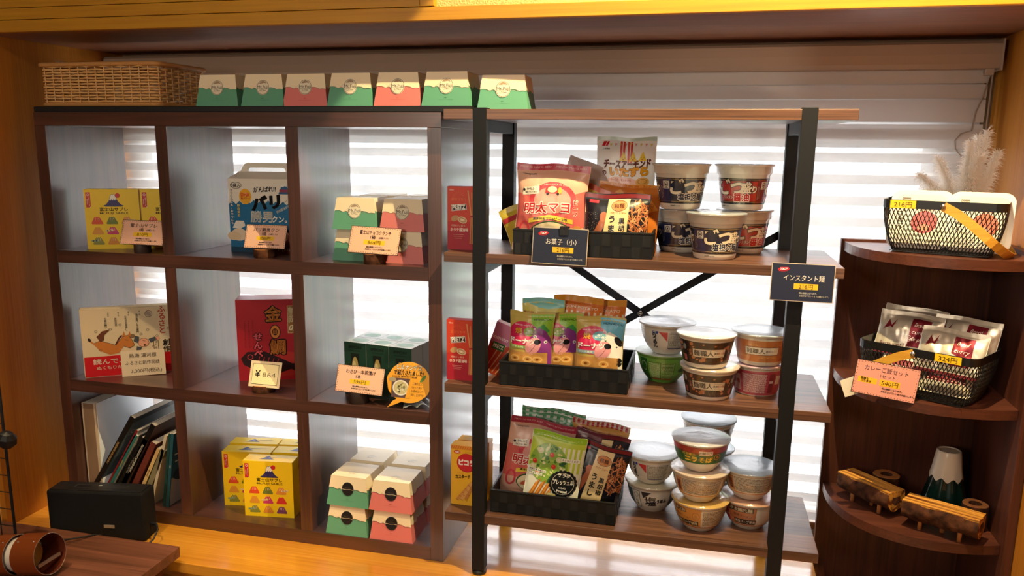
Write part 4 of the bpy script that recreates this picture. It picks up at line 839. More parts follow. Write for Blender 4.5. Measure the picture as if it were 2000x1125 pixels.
for yy in (Db / 2 - .0008, Db / 2 + .0008): b.add([(x, yy, Hb + .016 + z) for x, z in pts], tris, bc)
b.loft([[(x, Db / 2 + s * .0008, Hb + .016 + z) for x, z in pts] for s in (-1, 1)], bc, False); b.build('handle', gb)
card('price_card', 'pink lace-edged card reading 1080 yen before the blue snack box', price('バリ勝男クン', '1箱', '1080円', '(5袋入り)'), (.653, .030, .802), (-.35, 0, .02), .118, .064)
log_slice('card_stand', 'brown round wooden stand under the 1080 yen card', (.642, .048, FZ[0]), .028, .022, 0)
# mountain boxes, top right compartment
G20 = 'mountain gift boxes stacked in the top right compartment'
for x, y, z, c_, lab in ((.895, .115, 0, GREEN, 'front green mountain gift box at the bottom of the top right compartment'), (1.0275, .105, 0, PINK, 'front pink mountain gift box at the bottom of the top right compartment'), (.897, .112, 1, GREEN, 'upper front green mountain gift box in the top right compartment'), (1.028, .112, 1, PINK, 'upper front pink mountain gift box in the top right compartment'),
    (.90, .236, 0, GREEN, 'rear lower left mountain gift box hidden behind the green ones, top right compartment'), (1.03, .232, 0, PINK, 'rear lower right mountain gift box behind the pink ones, top right compartment'), (.905, .236, 1, GREEN, 'rear upper left mountain gift box with only its lid showing, top right compartment'), (1.03, .236, 1, PINK, 'rear upper right mountain gift box with only its lid showing, top right compartment')):
    mountain_box(lab, c_, 'light', (x, y, FZ[0] + z * .0806), rnd.uniform(-.02, .02), G20)
card('price_card', 'pink lace-edged card reading 864 yen before the mountain gift boxes', price('富士山チョコクランチ', '1箱', '864円', '(8個入り)'), (.967, .004, .804), (-.4, .03, .0), .134, .070)
log_slice('card_stand', 'dark bark stump stand under the 864 yen card', (.962, .026, FZ[0]), .026, .026, 1)
# picture books
def a_book(a, W, H):
    a.r(-W / 2 + 1, 1, W - 2, H * .30, 'c8141e', 1); a.t('読んで、聞いて。', -W * .10, H * .225, 17, 'f6ead2', 2, .03, W * .62); a.t('ぬくもりが、ふるさとの民話', -W * .05, H * .13, 11, 'f6ead2', 2, .02, W * .66); a.t('エフエム熱海湯河原', 0, H * .05, 8, 'f6ead2', 2, .02)
    a.t('ふるさと', W * .30, H * .80, 22, 'b0382a', 2, .02, vert=True, gap=.95); a.t('創作', W * .33, H * .40, 21, '2a2422', 2, .03, vert=True, gap=.95); a.t('熱海湯河原', W * .385, H * .86, 9, '2a2422', 2, .01, vert=True)
    for i, (s, x) in enumerate((('大蛸の願い', -.26), ('お初の恋', -.16), ('たぬきの恩返し', -.06), ('清左衛門と平左衛門', .05))): a.t(s, W * x, H * .84 - len(s) * 1.7, 7, '3a302a', 2, .01, vert=True, gap=.9); a.t('第%s話' % '四三二一'[i], W * x + 8, H * .92, 4, '3a302a', 2, 0, vert=True)
    a.ring(W * .17, H * .90, 10, 10, 1.4, '5a4a44', 2, 20); a.e(W * .17, H * .90, 6, 8, 'a89484', 2, 16, .6)
    # horse and tumbling man
    O = '2e211c'; HB = 'c97a34'
    a.p([(-W * .40, H * .50), (-W * .33, H * .54), (-W * .25, H * .50), (-W * .18, H * .46), (-W * .10, H * .58), (-W * .05, H * .60), (-W * .02, H * .54), (.01 * W, H * .44), (-W * .04, H * .40), (-W * .1, H * .44), (-W * .15, H * .34), (-W * .24, H * .32), (-W * .32, H * .38)], HB, 3)
    a.line([(-W * .40, H * .50), (-W * .33, H * .54), (-W * .25, H * .50), (-W * .18, H * .46), (-W * .10, H * .58), (-W * .05, H * .60), (-W * .02, H * .54), (.01 * W, H * .44), (-W * .04, H * .40), (-W * .1, H * .44)], 1, O, 4)
    a.p([(-W * .33, H * .53), (-W * .36, H * .60), (-W * .30, H * .68), (-W * .22, H * .70), (-W * .28, H * .62), (-W * .29, H * .54)], '6a3a20', 4); a.line([(-W * .32, H * .38), (-W * .39, H * .50), (-W * .44, H * .56)], 4, HB, 2); a.e(-W * .43, H * .56, 4, 6, O, 3, 10, .4)
    a.p([(-W * .11, H * .58), (-W * .09, H * .66), (-W * .07, H * .59)], HB, 4); a.p([(-W * .05, H * .59), (-W * .03, H * .66), (-W * .02, H * .57)], HB, 4); a.line([(-W * .18, H * .46), (-W * .14, H * .56), (-W * .11, H * .60)], 4, '5a2c1a', 5); a.line([(-W * .08, H * .53), (-W * .05, H * .52)], 1.2, O, 5)
    a.e(W * .10, H * .47, 15, 13, 'e8a888', 4, 20); a.ring(W * .10, H * .47, 15, 13, .9, O, 5, 20); a.line([(W * .09, H * .50), (W * .12, H * .49)], 1, O, 6); a.e(W * .11, H * .43, 3, 3, O, 6, 10)
    a.p([(W * .0, H * .50), (W * .02, H * .58), (W * .06, H * .56), (W * .05, H * .46)], '4a4e52', 4); a.e(-W * .01, H * .58, 8, 6, '8a6a4a', 3, 14); a.p([(W * .15, H * .52), (W * .22, H * .55), (W * .24, H * .50), (W * .17, H * .46)], '4a4e52', 4); a.e(W * .245, H * .52, 6, 5, 'e8a888', 4, 12); a.p([(W * .03, H * .42), (W * .02, H * .34), (W * .06, H * .33), (W * .08, H * .40)], '4a4e52', 4)
    for x, y in ((-.36, .68), (-.22, .70), (-.12, .76), (.15, .66), (.24, .56), (-.33, .40), (.20, .40), (.08, .60), (.36, .66)): a.ring(W * x, H * y, 4, 3.2, .8, O, 3, 10)
    a.p([(W * .20, H * .32), (W * .20, H * .49), (W * .25, H * .49), (W * .25, H * .32)], O, 2); a.p([(W * .205, H * .32), (W * .205, H * .484), (W * .245, H * .484), (W * .245, H * .32)], 'e2cfa8', 3); a.t('清九衛', W * .225, H * .42, 7.5, O, 4, 0, vert=True)
for i in range(4):
    by = .0085 * i; yaw = .62; c, s = math.cos(yaw), math.sin(yaw); W_ = .265
    x0, y0 = .070 - by * s - .004 * (i == 2), .022 + by * c
    carton('picture_book', ['front copy of the horse picture book with a red band in the middle left compartment', 'second horse picture book, right behind the front copy', 'third horse picture book, its cream edge showing behind the second', 'rearmost horse picture book of the four in the middle left compartment'][i], W_, .0075, .196 + .003 * (i % 2), 'dcc9a4', a_book if i == 0 else None, (x0 + W_ / 2 * c, y0 + W_ / 2 * s, FZ[1]), yaw, 'copies of the picture book', 'book', 's')
card('handwritten_card', 'cream handwritten card reading 3,300 yen leaning before the picture books', [('熱海 湯河原', 0, .80, .18, '4a3a2c', .62, -.005), ('ふるさと創作民話', -.02, .52, .17, '4a3a2c', .78, -.005), ('3,300円(税込)', .06, .20, .18, '4a3a2c', .70, -.005)], (.213, .090, FZ[1] + .001), (-.08, -.02, .50), .118, .074, 'plain', 'e8dcb8', group=None)
# red cracker box
def a_red(a, W, H):
    a.r(-W / 2, 0, W, H, 'b8202e', 0); a.e(W * .1, H * .2, W * .48, H * .16, 'c8342e', 1, 30)
    for i in range(3): textv = 'きんめだいのうまみをいかした'; a.t(textv, -W * .38 + i * 11, H * .58, 5, '4a0e14', 2, 0, vert=True, gap=1.15)
    m0 = a.mp; a.mp = lambda u, v, d: m0(u - .014, v, d); K = '2a0c0c'; Gd = 'e0893a'
    a.t('金', W * .12, H * .82, 46, Gd, 3, .08, None, .05, out=K, ow=.07); a.e(W * .14, H * .60, 15, 21, K, 3, 24); a.e(W * .14, H * .60, 12.5, 18.5, Gd, 5, 24); a.e(W * .14, H * .60, 8, 10, K, 6, 20); a.t('目', W * .14, H * .60, 15, Gd, 7, .06)
    a.t('鯛', W * .17, H * .41, 46, Gd, 4, .07, None, 0, out=K, ow=.07); a.t('せんべ', -W * .12, H * .44, 24, 'e05a6a', 4, .05, vert=True, out=K, ow=.07, gap=1.0)
    a.r(W * .33, H * .58, W * .15, H * .34, 'e6cf9e', 2); a.r(W * .337, H * .585, W * .136, H * .33, '9c6a30', 3); a.t('静岡の', W * .405, H * .75, 24, 'f0e0b4', 4, .03, vert=True, gap=1)
    a.mp = m0; a.p([(-W * .46, H * .28), (-W * .36, H * .36), (-W * .1, H * .36), (W * .16, H * .26), (W * .3, H * .20), (W * .48, H * .20), (W * .42, H * .14), (W * .48, H * .06), (W * .28, H * .13), (W * .1, H * .08), (-W * .2, H * .10), (-W * .42, H * .2)], '2c1016', 2); a.ring(-W * .32, H * .295, 8, 8, 2.2, 'c8404a', 4, 16)
    for i in range(5): a.line([(-W * .18 + i * 13, H * .30 - i * 2), (-W * .22 + i * 13, H * .18)], 2.2, 'b8323c', 3)
carton('cracker_box', 'tall crimson cracker box with a fish in the centre compartment', .185, .075, .234, 'a81c2c', a_red, (.505 + .0925 * math.cos(.41), .116 + .0925 * math.sin(.41), FZ[1]), .41, None, 'box', 's')
card('price_card', 'cream card reading 864 in a black outline before the crimson box', [('box', 0, .5, .84, .80, '1c1a18'), ('box', 0, .5, .82, .77, 'f6e6b4'), ('¥', -.24, .5, .36, '1c1a18', None, .02), ('864', .13, .48, .26, '6a5a48', .42, -.01)], (.634, .026, FZ[1] + .018), (-.35, 0, .0), .092, .070, 'plain', 'ecd9b0', group=None)
log_slice('card_stand', 'pale round wood slice stand under the 864 card, centre compartment', (.622, .050, FZ[1]), .031, .020, 2)
# wasabi boxes
def a_ippon(a, W, H):
    a.r(-W / 2, 0, W, H * .46, '1c2420', 1); a.t('IPPON', 0, H - 13, 11, '121c18', 2, .02, 38); a.t('WASABIZUKE', 0, H - 22, 4, '14281e', 2, .01, 36)
    a.r(-W * .19, H * .30, W * .38, H * .50, '16201a', 2); a.e(0, H * .48, W * .16, H * .26, 'b49a5c', 3, 18); a.e(-3, H * .56, W * .09, H * .1, 'd6c48c', 4, 14); a.e(3, H * .42, W * .08, H * .12, '8c7440', 4, 12); a.r(-W * .19, H * .74, W * .38, H * .06, '16201a', 5)
def a_ippt(a, W, D): a.r(-W / 2, 0, W, D, 'd8e0d4', 1); a.e(0, D / 2, W * .36, D * .32, '7ca888', 2, 26)
ipp = None; ang = -.15; c, s = math.cos(ang), math.sin(ang)
for j in range(2):
    for i in range(3):
        x, y = .880 + i * .0685 * c - j * .062 * s + .0, .078 + i * .0685 * s + j * .062 * c
        lab = ['left', 'middle', 'right'][i] + (' of the three front green wasabi boxes in the middle right compartment' if j == 0 else ' green wasabi box of the rear row in the middle right compartment')
        if ipp is None: ipp = carton('wasabi_box', lab, .0672, .0600, .147, '1f4032', a_ippon, (x, y, FZ[1]), ang, 'green wasabi boxes', 'box', 's', top=a_ippt, sides=lambda a, W, H: a.r(-W / 2, 0, W, H, 'd4dcd8', 0)); o = ipp
        else: o = ipp.copy(); C.objects.link(o); o['label'] = lab; o.location = (x, y, FZ[1])
card('price_card', 'pink lace-edged card reading 594 yen before the green wasabi boxes', price('わさび一本茶漬け', '1本', '594円'), (.918, .008, FZ[1] + .030), (-.30, .03, .0), .132, .071)
log_slice('card_stand', 'dark turned wooden stand under the 594 yen card', (.910, .030, FZ[1]), .026, .030, 3, True, group=None)
# speech bubble sign
b = MB(); n_ = 44; R_ = .057
def bub(y): 
    P = []
    for i in range(n_):
        a_ = 2 * PI * i / n_ - 1.85; P.append((.004 + (R_ * 1.04 + .0012 * math.sin(9 * a_)) * math.cos(a_), y, .068 + R_ * .92 * math.sin(a_)))
    P[-1] = (-.036, y, .019); return [(-.052, y, .0)] + P
f_ = bub(0); tr_ = tessellate_polygon([[Vector((x, z, 0)) for x, y, z in f_]])
b.add(f_, tr_, ink('f0a92c', 's')); b.add(bub(.0012), tr_, ink('e8dcc8')); b.loft([f_, bub(.0012)], ink('f0dcb0'), False)
a = Art(b, flat((0, 0, 0), (1, 0, 0), (0, 0, 1)), 's')
a.t('ヒルナンデス', 4, 106, 15, 'f6ead0', 2, .02, 68, 0, .12, out='6a4214', ow=.05); a.t('で紹介されました!', 3, 92, 13.5, '2a1c14', 2, .03, 80, 0, .12); a.t('2022年 静岡県で話題', -8, 82, 5, '4a3018', 2, .01, 66)
a.r(-42, 28, 50, 50, '5a4444', 1); a.e(-17, 53, 22, 20, 'e8e2d4', 2, 24); a.e(-17, 53, 18.5, 16.5, 'c8bc8c', 3, 24); noodle_pile(a, -17, 53, 12, 11, 34, ['e8e4c8', '8a8a50', '4a4a2c', 'd8cc9c'], 3, 4, 3, 5); a.e(-40, 73, 10, 6, 'a89a7c', 2, 12); a.p([(8, 28), (8, 78), (-4, 28)], 'f0a92c', 4)
for i, s_ in enumerate(('ご飯の上に', 'パキッと割って', 'お湯を注いで', '召し上がれ!')): a.t(s_, 28, 66 - i * 9.5, 7.5, '5a3414', 2, .0, 34 if i else 27)
a.e(42, 80, 12, 4, '5c8a34', 3, 16, .9); a.line([(36, 72), (48, 88)], .6, '3c6420', 4)
b.build('speech_bubble_sign', None, (1.052, -.0, FZ[1] + .003), (-.18, 0, .0), label='yellow speech-bubble sign beside the green wasabi boxes', cat='sign')
CLR = pmat('clear_bag', 'e8ecf0', .12, .6, 0, 0, Alpha=.35)
b = MB(); b.grid(lambda u, v: (-.04 + .08 * u, -.03 + .06 * v, .004 + .016 * abs(math.sin(7 * u + 3 * v)) * (1 - abs(2 * u - 1)) + .006 * noise.noise(Vector((u * 8, v * 8, 0))) ** 2), 18, 14, CLR); b.build('crumpled_plastic_bag', None, (1.075, .036, FZ[1] + .001), .3, label='small crumpled clear plastic bag at the foot of the yellow sign', cat='plastic bag')
# bottom left compartment: books
b = MB(); b.box((0, 0, 0), (.046, .25, .290), ink('c9b49c', 's')); b.box((.0465, .004, .0), (.0475, .25, .29), pmat('glossy_white_board', 'eef2f8', .22, .6)); b.box((.004, .0, .290), (.042, .25, .2905), ink('efe8dc'))  # glossy pale cover, its colour raised to stand in for window glare
b.box((.006, -.001, .0), (.040, .0, .29), ink('8c7058', 's')); b.build('slipcase_book', None, (.0385, .032, FZ[2]), bevel=.001, label='large white slipcased book against the left side of the bottom left compartment', cat='book')
def book(label, xt, zt, tilt, t_, dep, sp, cov, title, tc, art=None, y0=.03, hh=None):
    a_ = math.radians(tilt); L = (zt - FZ[2] - t_ * math.sin(a_)) / math.cos(a_)
    b = MB(); b.box((0, .0015, 0), (t_, dep, .0001 + L), ink('e6dcc6')); cv = ink(cov, 's'); spn = ink(sp, 's')
    b.box((-.0006, 0, -.0), (0, dep + .001, L + .001), cv); b.box((t_, 0, 0), (t_ + .0006, dep + .001, L + .001), cv); b.box((-.0006, -.0006, 0), (t_ + .0006, .0012, L + .001), spn)
    a = Art(b, flat((t_ / 2, -.0006, 0), (0, 0, 1), (-1, 0, 0)), 's')   # along the spine
    if title: a.t(title, L * 560, 0, min(t_ * 1e3 * .62, 11), tc, 1, .01, None, 0)
    c_ = Art(b, flat((t_ + .0006, 0, 0), (0, 1, 0), (0, 0, 1)), 's')
    if art: art(c_, dep * 1e3, L * 1e3)
    xb, zb = xt - L * math.sin(a_), zt - L * math.cos(a_)
    return b.build('book', None, (xb, y0, zb), (0, a_, 0), label=label, cat='book', group='books leaning in the bottom left compartment')
def cv_land(a, W, H): a.r(4, H * .5, W - 8, H * .44, '5c6c70', 1); a.t('Shunmyo', W * .42, H * .8, 28, 'c8ccb0', 2, 0, W * .7, .0, .2); a.r(4, H * .2, W - 8, H * .3, '38484c', 1)
def cv_roof(a, W, H): a.r(3, H * .5, W - 6, H * .45, '5a3a30', 1); a.p([(10, H * .66), (W * .6, H * .9), (W - 5, H * .82), (W * .4, H * .6)], '7c5a48', 2); a.r(3, H * .5, W - 6, H * .12, '2a2426', 2)
def cv_pond(a, W, H): a.r(2, H * .4, W - 4, H * .56, '2c5a66', 1); a.r(2, 2, W - 4, H * .38, 'b8aca0', 1); a.e(W * .5, H * .42, W * .45, H * .12, '1c2c30', 2, 20); a.r(10, H * .7, 24, 4, 'e8e8e0', 2); a.r(14, H * .6, 18, 4, 'e8e8e0', 2)
book('tall black spined landscape book, first and longest of the leaning books', .204, .303, 33.5, .013, .235, '171310', '2c3436', 'LANDSCAPE GARDENS', 'c9a060', cv_land)
book('thin dark red book leaning second from the left', .219, .262, 33, .005, .20, '7c1f24', 'd8d0cc', '', 'ffffff')
book('slim teal spined leaning book left of the black one', .213, .248, 32, .009, .19, '2f6a66', 'e2dcd4', 'GARDENS', 'd0a040')
book('thick black leaning book with pale vertical title', .236, .243, 32, .021, .20, '14120f', '2a2420', 'OUSIT ZOO', '8c867c')
book('long black leaning book titled Japanese Architecture', .270, .286, 31, .014, .22, '100e0d', '6a4c40', 'JAPANESE ARCHITECTURE', 'e0d8c8', cv_roof)
book('red-brown jacketed book leaning right of the Japanese Architecture one', .266, .232, 29, .016, .20, '6e3328', '6e3328', '', 'd0b080')
book('cream spined leaning book reading OTOP', .284, .214, 27.5, .009, .19, 'dcb878', 'c8b48c', 'OTOP 485', '2c2018')
book('olive grey leaning book with blank spine', .297, .214, 26, .014, .19, '8a8060', '8a8060', '', 'ffffff')
book('slim cream book leaning before the teal books', .312, .256, 17, .0075, .16, 'd8ccac', 'cdbf9c', 'THE GARDEN', '6a4a3a')
book('narrow green spined book leaning against the teal one', .326, .262, 9.5, .006, .15, '1f4a44', 'a8a090', '', 'ffffff')
book('teal leaning book with a pond photo, next to last on the right', .3335, .262, 8.5, .008, .16, '2a5a64', '2a5a64', 'ZEN', 'e0e0d8', cv_pond)
book('upright slim black book with white edge, last beside the divider', .3600, .245, 1.5, .006, .15, 'e8e4dc', '17181a', '', 'ffffff')
# bottom right compartment mountain boxes
G22 = 'mountain gift boxes stacked in the bottom right compartment'
k = 0
for j, yy in enumerate((.0635, .188)):
    for lv in range(2):
        for i, c_ in enumerate((GREEN, PINK)):
            nm = ('green', 'pink')[i]; lab = ('%s %s %s mountain gift box in the bottom right compartment%s' % (('front', 'rear')[j], ('lower', 'upper')[lv], nm, ', dark seal on its face' if j == 0 else ''))
            mountain_box(lab, c_, 'dark', ((.876, 1.003)[i] + .004 * lv * (1 - 2 * i) * .6 + j * .002, yy + .005 * lv * (1 - j), FZ[2] + lv * .0806), -.015 * (1 - i), G22)

# ================================================================== metal rack stock
def pretz(name, label, loc, rot, fn, W=.078, D=.024, H=.152, col='c9302a', group=None): return carton(name, label, W, D, H, col, fn, loc, rot, group, 'snack box', 's', None, None)
def a_pretz(a, W, H):
    a.r(-W / 2, H * .45, W, H * .55, 'd8442a', 0); a.r(-W / 2, 0, W, H * .3, 'b02034', 0); a.t('Glico', -W * .36, H - 8, 5, 'f2d8cc', 1, .02)
    a.t('超カリカリ', -W * .14, H * .80, 8, 'e8803c', 1, 0, 36)
    for i in range(9): th = PI * i / 8; a.line([(-W * .14 + 10 * math.cos(th), H * .84 + 8 * math.sin(th)), (-W * .14 + 16 * math.cos(th), H * .84 + 12 * math.sin(th))], .5, 'e8803c', 1)
    a.p([(-W * .36, H * .61), (-W * .38, H * .71), (W * .10, H * .735), (W * .13, H * .64)], 'efe8dc', 2); a.p([(-W * .35, H * .62), (-W * .365, H * .70), (W * .09, H * .725), (W * .115, H * .645)], '14120f', 3); a.t('PRETZ', -W * .13, H * .675, 15, 'f6f0e4', 4, .05, 33, .05)
    a.e(-W * .26, H * .50, 10, 7, 'c89a68', 2, 18, .4); a.e(-W * .02, H * .475, 12, 8, 'e8c89c', 3, 18, -.3); a.ring(-W * .02, H * .475, 9, 5, 1, '7a3a20', 4, 14, -.3); a.e(-W * .02, H * .475, 3.5, 2.5, 'f6e4c0', 4, 10)
    a.t('特製だし香る', -W * .15, H * .385, 5.5, 'f0d0b8', 2, 0, 34); a.t('ホタテ醤油味', -W * .12, H * .32, 9.5, 'f8efe0', 2, .02, 44)
    for i in range(3): a.r(-W * .32 + i * 2, H * .24 - i * 4.5, 26 - i * 4, .8, 'e0a090', 1)
    for i, (x, dx) in enumerate(((.26, -8), (.31, -3), (.35, 1), (.39, 3), (.43, 6))): a.line([(W * x, H * .55), (W * x + dx, H * (.94 - .03 * (i % 3)))], 3, ('d99a58', 'c8824a')[i % 2], 2 + i % 2); a.line([(W * x, H * .52), (W * x + dx * .2 - 1, H * .1)], 3, ('c8824a', 'd99a58')[i % 2], 2 + i % 2)
    a.line([(W * .24, H * .53), (W * .46, H * .55)], 4, 'b02030', 5)
pz = pretz('pretzel_stick_box', 'red pretzel stick box at the left end of the second rack shelf from top', (1.200, .012, SH[2]), .02, a_pretz, group='red pretzel stick boxes')
o = pz.copy(); C.objects.link(o); o.location = (1.2035, -.008, SH[1]); o['label'] = 'red pretzel stick box at the left end of the middle rack shelf'
def a_tomato(a, W, H):
    a.r(-W / 2, H * .6, W, H * .4, 'c87a98', 1); a.t('tomato', -W * .1, H * .72, 14, 'f6e4ea', 3, .02, W * .8); a.r(-W * .35, H * .48, W * .6, H * .14, '2f7a3c', 3); a.t('PRETZ', -W * .05, H * .55, 13, 'f4f0e0', 4, .04, W * .5)
    for i in range(8): a.line([(-W * .4 + i * 5, H * .03), (-W * .1 + i * 7, H * .62)], 2.6, ('c8402c', 'e8b088')[i % 2], 2)
pretz('pretzel_stick_box', 'pink tomato pretzel box leaning against the middle woven basket', (1.2575, .058, SH[1] + .004), (.0, .33, 0), a_tomato, col='b8502f', H=.135, W=.055)
def a_pic(a, W, H):
    a.r(-W / 2, H - 10, W, 10, 'e8963a', 1)
    for i in range(13): a.line([(-W / 2 + i * 6, H - 9), (-W / 2 + i * 6 + 5, H - 1)], 1.6, 'c8702a', 2)
    a.t('YBC', -W * .3, H - 17, 7, 'fbeee0', 3, .03); a.e(-W * .3, H - 17, 9, 5, 'c82a2c', 2, 16); a.t('ヤマザキビスケット', W * .12, H - 17, 4, '8a4a1c', 2, 0, 28)
    a.e(0, H * .72, 26, 25, 'b8202c', 2, 28); a.e(0, H * .725, 24.5, 23.5, 'd22a34', 3, 28); a.t('ピコラ', 0, H * .725, 17, 'fdf4ea', 5, .07, 42)
    a.t('Custard', -W * .2, H * .545, 5, 'c8702a', 2, 0); a.t('カスタード', -W * .12, H * .485, 11, '2a1c14', 3, .05, 40, .08)
    for i, (x0, x1) in enumerate(((-26, 8), (-14, 18), (-2, 30))):
        a.line([(x0, H * .08 + i * 2), (x1 + 6, H * .40 + i * 14)], 8, ('d9964c', 'e2a860', 'c98440')[i], 2 + i)
        for k in range(5): f = k / 5; a.line([(x0 + (x1 + 6 - x0) * f - 3, H * .08 + (H * .32 + 12 * i) * f + 3), (x0 + (x1 + 6 - x0) * f + 4, H * .08 + (H * .32 + 12 * i) * f)], 1, 'a8642c', 5)
    a.t('サクッと', W * .34, H * .30, 6, '5a2a18', 6, .02); a.t('軽い', W * .34, H * .25, 6, '5a2a18', 6, .02)
pc = pretz('wafer_roll_box', 'front yellow wafer roll box at the left end of the lowest rack shelf', (1.212, .005, SH[0]), -.02, a_pic, W=.084, D=.036, H=.160, col='f0b832', group='yellow wafer roll boxes')
o = pc.copy(); C.objects.link(o); o.location = (1.218, .046, SH[0]); o['label'] = 'rear yellow wafer roll box behind the front one on the lowest rack shelf'

strap_basket('black woven strap basket on the second rack shelf, price sign clipped to it', .320, .20, .060, (1.494, -.026, SH[2]), .012)
strap_basket('black woven strap basket of donut bags on the middle rack shelf', .308, .20, .060, (1.456, -.020, SH[1]), .0)
strap_basket('black woven strap basket of pretzel and noodle bags on the lowest rack shelf', .313, .21, .060, (1.436, -.012, SH[0]), .0)
z3, z2, z1_ = SH[2] + .003, SH[1] + .003, SH[0] + .003
GS = 'snack bags in the woven baskets'
pouch('snack_bag', 'pink mentai mayo chip bag standing left in the upper woven basket', .175, .205, .045, 'e6b49c', a_mentai, (1.408, .024, z3), (-.10, .03, .02), sealcol='c22f42', back='d8c8c8', seed=1, seal=.017, wr=.003, waist=.07)
pouch('snack_bag', 'silver-backed chip bag whose grey corner rises behind the pink bag', .150, .215, .030, 'b8a8a4', lambda a, W, H: a.r(-W / 2, H * .4, W, 30, 'a08c8c', 1), (1.432, .085, z3), (-.06, .40, .1), seed=2)
pouch('snack_bag', 'yellow and red chip bag lying between the pink and the black bag', .16, .165, .030, 'd8c060', lambda a, W, H: (a.e(0, H * .6, W * .34, H * .22, 'c23a30', 1), a.e(0, H * .6, W * .28, H * .17, 'efe8d0', 2), a.e(W * .1, H * .72, 20, 12, 'e0a050', 3), a.ring(W * .2, H * .5, 18, 22, 6, '22283a', 3)), (1.455, .058, z3), (-.12, .32, -.05), seed=3, sealcol='c85a3c')
pouch('snack_bag', 'yellow-green chip bag poking out left under the pink bag', .10, .115, .020, 'b8a83c', lambda a, W, H: a.r(-W / 2, H * .7, W, 12, 'a83038', 1), (1.365, .050, z3), (-.1, -.38, 0), seed=33)
pouch('snack_bag', 'tall white cheese almond cracker bag at the back of the upper woven basket', .142, .268, .040, 'fdfbf8', a_cheese, (1.574, .115, z3), (-.03, .0, .0), seed=4, seal=.010, sealcol='c8dcd0', back='dde4e4', wr=.0018, waist=.03)
pouch('snack_bag', 'orange chip bag with printed crisps behind the black noodle bag', .150, .160, .034, 'c8742c', a_chips, (1.580, .078, z3), (-.10, .07, .05), seed=5, sealcol='e0963a', seal=.008)
pouch('snack_bag', 'black noodle snack bag standing right in the upper woven basket', .150, .140, .038, '1c1a24', a_babystar, (1.566, .020, z3), (-.10, .01, .02), seed=6, back='c8c8cc')
# cups on the second shelf
cup('cup_noodles', 'navy noodle cup at the front of the second rack shelf', BIG, art_big('navy'), (1.790, .058, SH[2]), .08, lid='aab0b8', group='large noodle cups')
cup('cup_noodles', 'lower navy noodle cup behind left of the front one', BIG, art_big('navy'), (1.706, .170, SH[2]), .22, lid='aab0b8', group='large noodle cups')
cup('cup_noodles', 'lower red noodle cup behind right of the front navy one', BIG, art_big('red'), (1.856, .190, SH[2]), .10, lid='aab0b8', group='large noodle cups')
cup('cup_noodles', 'upper navy noodle cup, left of the two on top', BIG, art_big('navy'), (1.705, .112, SH[2] + .1075), .12, lid='c8ccd2', group='large noodle cups')
cup('cup_noodles', 'upper red noodle cup, right of the two on top', BIG, art_big('red'), (1.848, .140, SH[2] + .1075), -.62, lid='c8ccd2', group='large noodle cups')
# signs
def sign_lines(txt, w_): return [('tkp', -.31, .84), (txt, .02, .62, .175, 'e8e2d8', w_, -.004), ('box', .06, .40, .38, .155, 'e8b82c'), ('216円', .06, .40, .15, '4a3814', .22, -.005), ('税込価格となります。', .10, .23, .055, 'd8d2c8', .28, .02), ('お会計はフロントまでお願いします。', .20, .155, .055, 'd8d2c8', .46, .02)]
s1 = card('price_sign', 'black sign for small snacks, 216 yen, clipped to the upper woven basket', sign_lines('お菓子（小）', .55), (1.446, -.046, .806), (-.10, .02, .0), .128, .083, 'black', cat='sign', group=None)
clip = thing('binder_clip', 'small black binder clip holding the snack sign to the basket rim', 'clip', (1.456, -.034, .873), 0)
b = MB(); b.box((-.010, -.008, 0), (.010, -.0065, .018), BLKP); b.box((-.010, .0085, 0), (.010, .010, .018), BLKP); b.box((-.010, -.008, .018), (.010, .010, .0195), BLKP); b.build('clip_body', clip)
b = MB(); b.tube([(-.004, -.009, .016), (-.005, -.012, .026), (-.003, -.012, .034), (.003, -.012, .034), (.005, -.012, .026), (.004, -.009, .016)], .0006, CHROME, 6); b.build('wire_handle', clip)
card('price_sign', 'dark blue sign for instant noodles, 216 yen, on the rack right post', sign_lines('インスタント麺', .64), (1.974, -.052, .750), (-.02, .01, .01), .129, .082, 'black', cat='sign', group=None)
# middle shelf bags
pouch('snack_bag', 'purple bear donut bag at the left front of the middle woven basket', .112, .170, .036, 'c9b45c', a_donut('bear'), (1.366, .026, z2), (-.10, .01, -.05), seed=11, seal=.010, fin='g')
pouch('snack_bag', 'purple bear donut bag second from the left, partly covered by the others', .112, .168, .036, 'c9b45c', a_donut('bear'), (1.430, .048, z2), (-.10, .03, .10), seed=12, seal=.010)
pouch('snack_bag', 'blue cow donut bag at the right front of the middle woven basket', .118, .168, .036, 'c9b45c', a_donut('cow'), (1.534, .030, z2), (-.08, .02, .0), seed=13, seal=.010)
pouch('snack_bag', 'yellow and mint biscuit bag behind the left donut bags', .108, .192, .034, 'd8cc62', a_teal, (1.384, .095, z2), (-.05, .0, .0), seed=14, sealcol='8ed4cc', seal=.012)
pouch('snack_bag', 'orange striped bacon potato bag behind, left of its twin', .125, .200, .032, 'e07a28', a_orange, (1.465, .110, z2), (-.05, .03, .05), seed=15, sealcol='f0a428', seal=.016, wr=.004)
pouch('snack_bag', 'orange striped bacon potato bag at the right rear of the middle basket', .125, .192, .030, 'e07a28', a_orange, (1.520, .142, z2), (-.03, .02, -.05), seed=16, sealcol='f0a428', seal=.016, wr=.004)
GB = 'instant noodle bowls on the rack'
def pts_dark(c): return pmat('cupbody_' + c, c, .4, .5)
cup('noodle_bowl', 'green noodle bowl under the white one beside the middle basket', DEEP, art_bowl('green'), (1.684, .140, SH[1]), .0, pts_dark('86c052'), 'c8d2c8', GB)
cup('noodle_bowl', 'white noodle bowl with a red triangle on top of the green bowl', DEEP, art_bowl('seafood'), (1.690, .118, SH[1] + .0785), .35, None, 'd8dee4', GB)
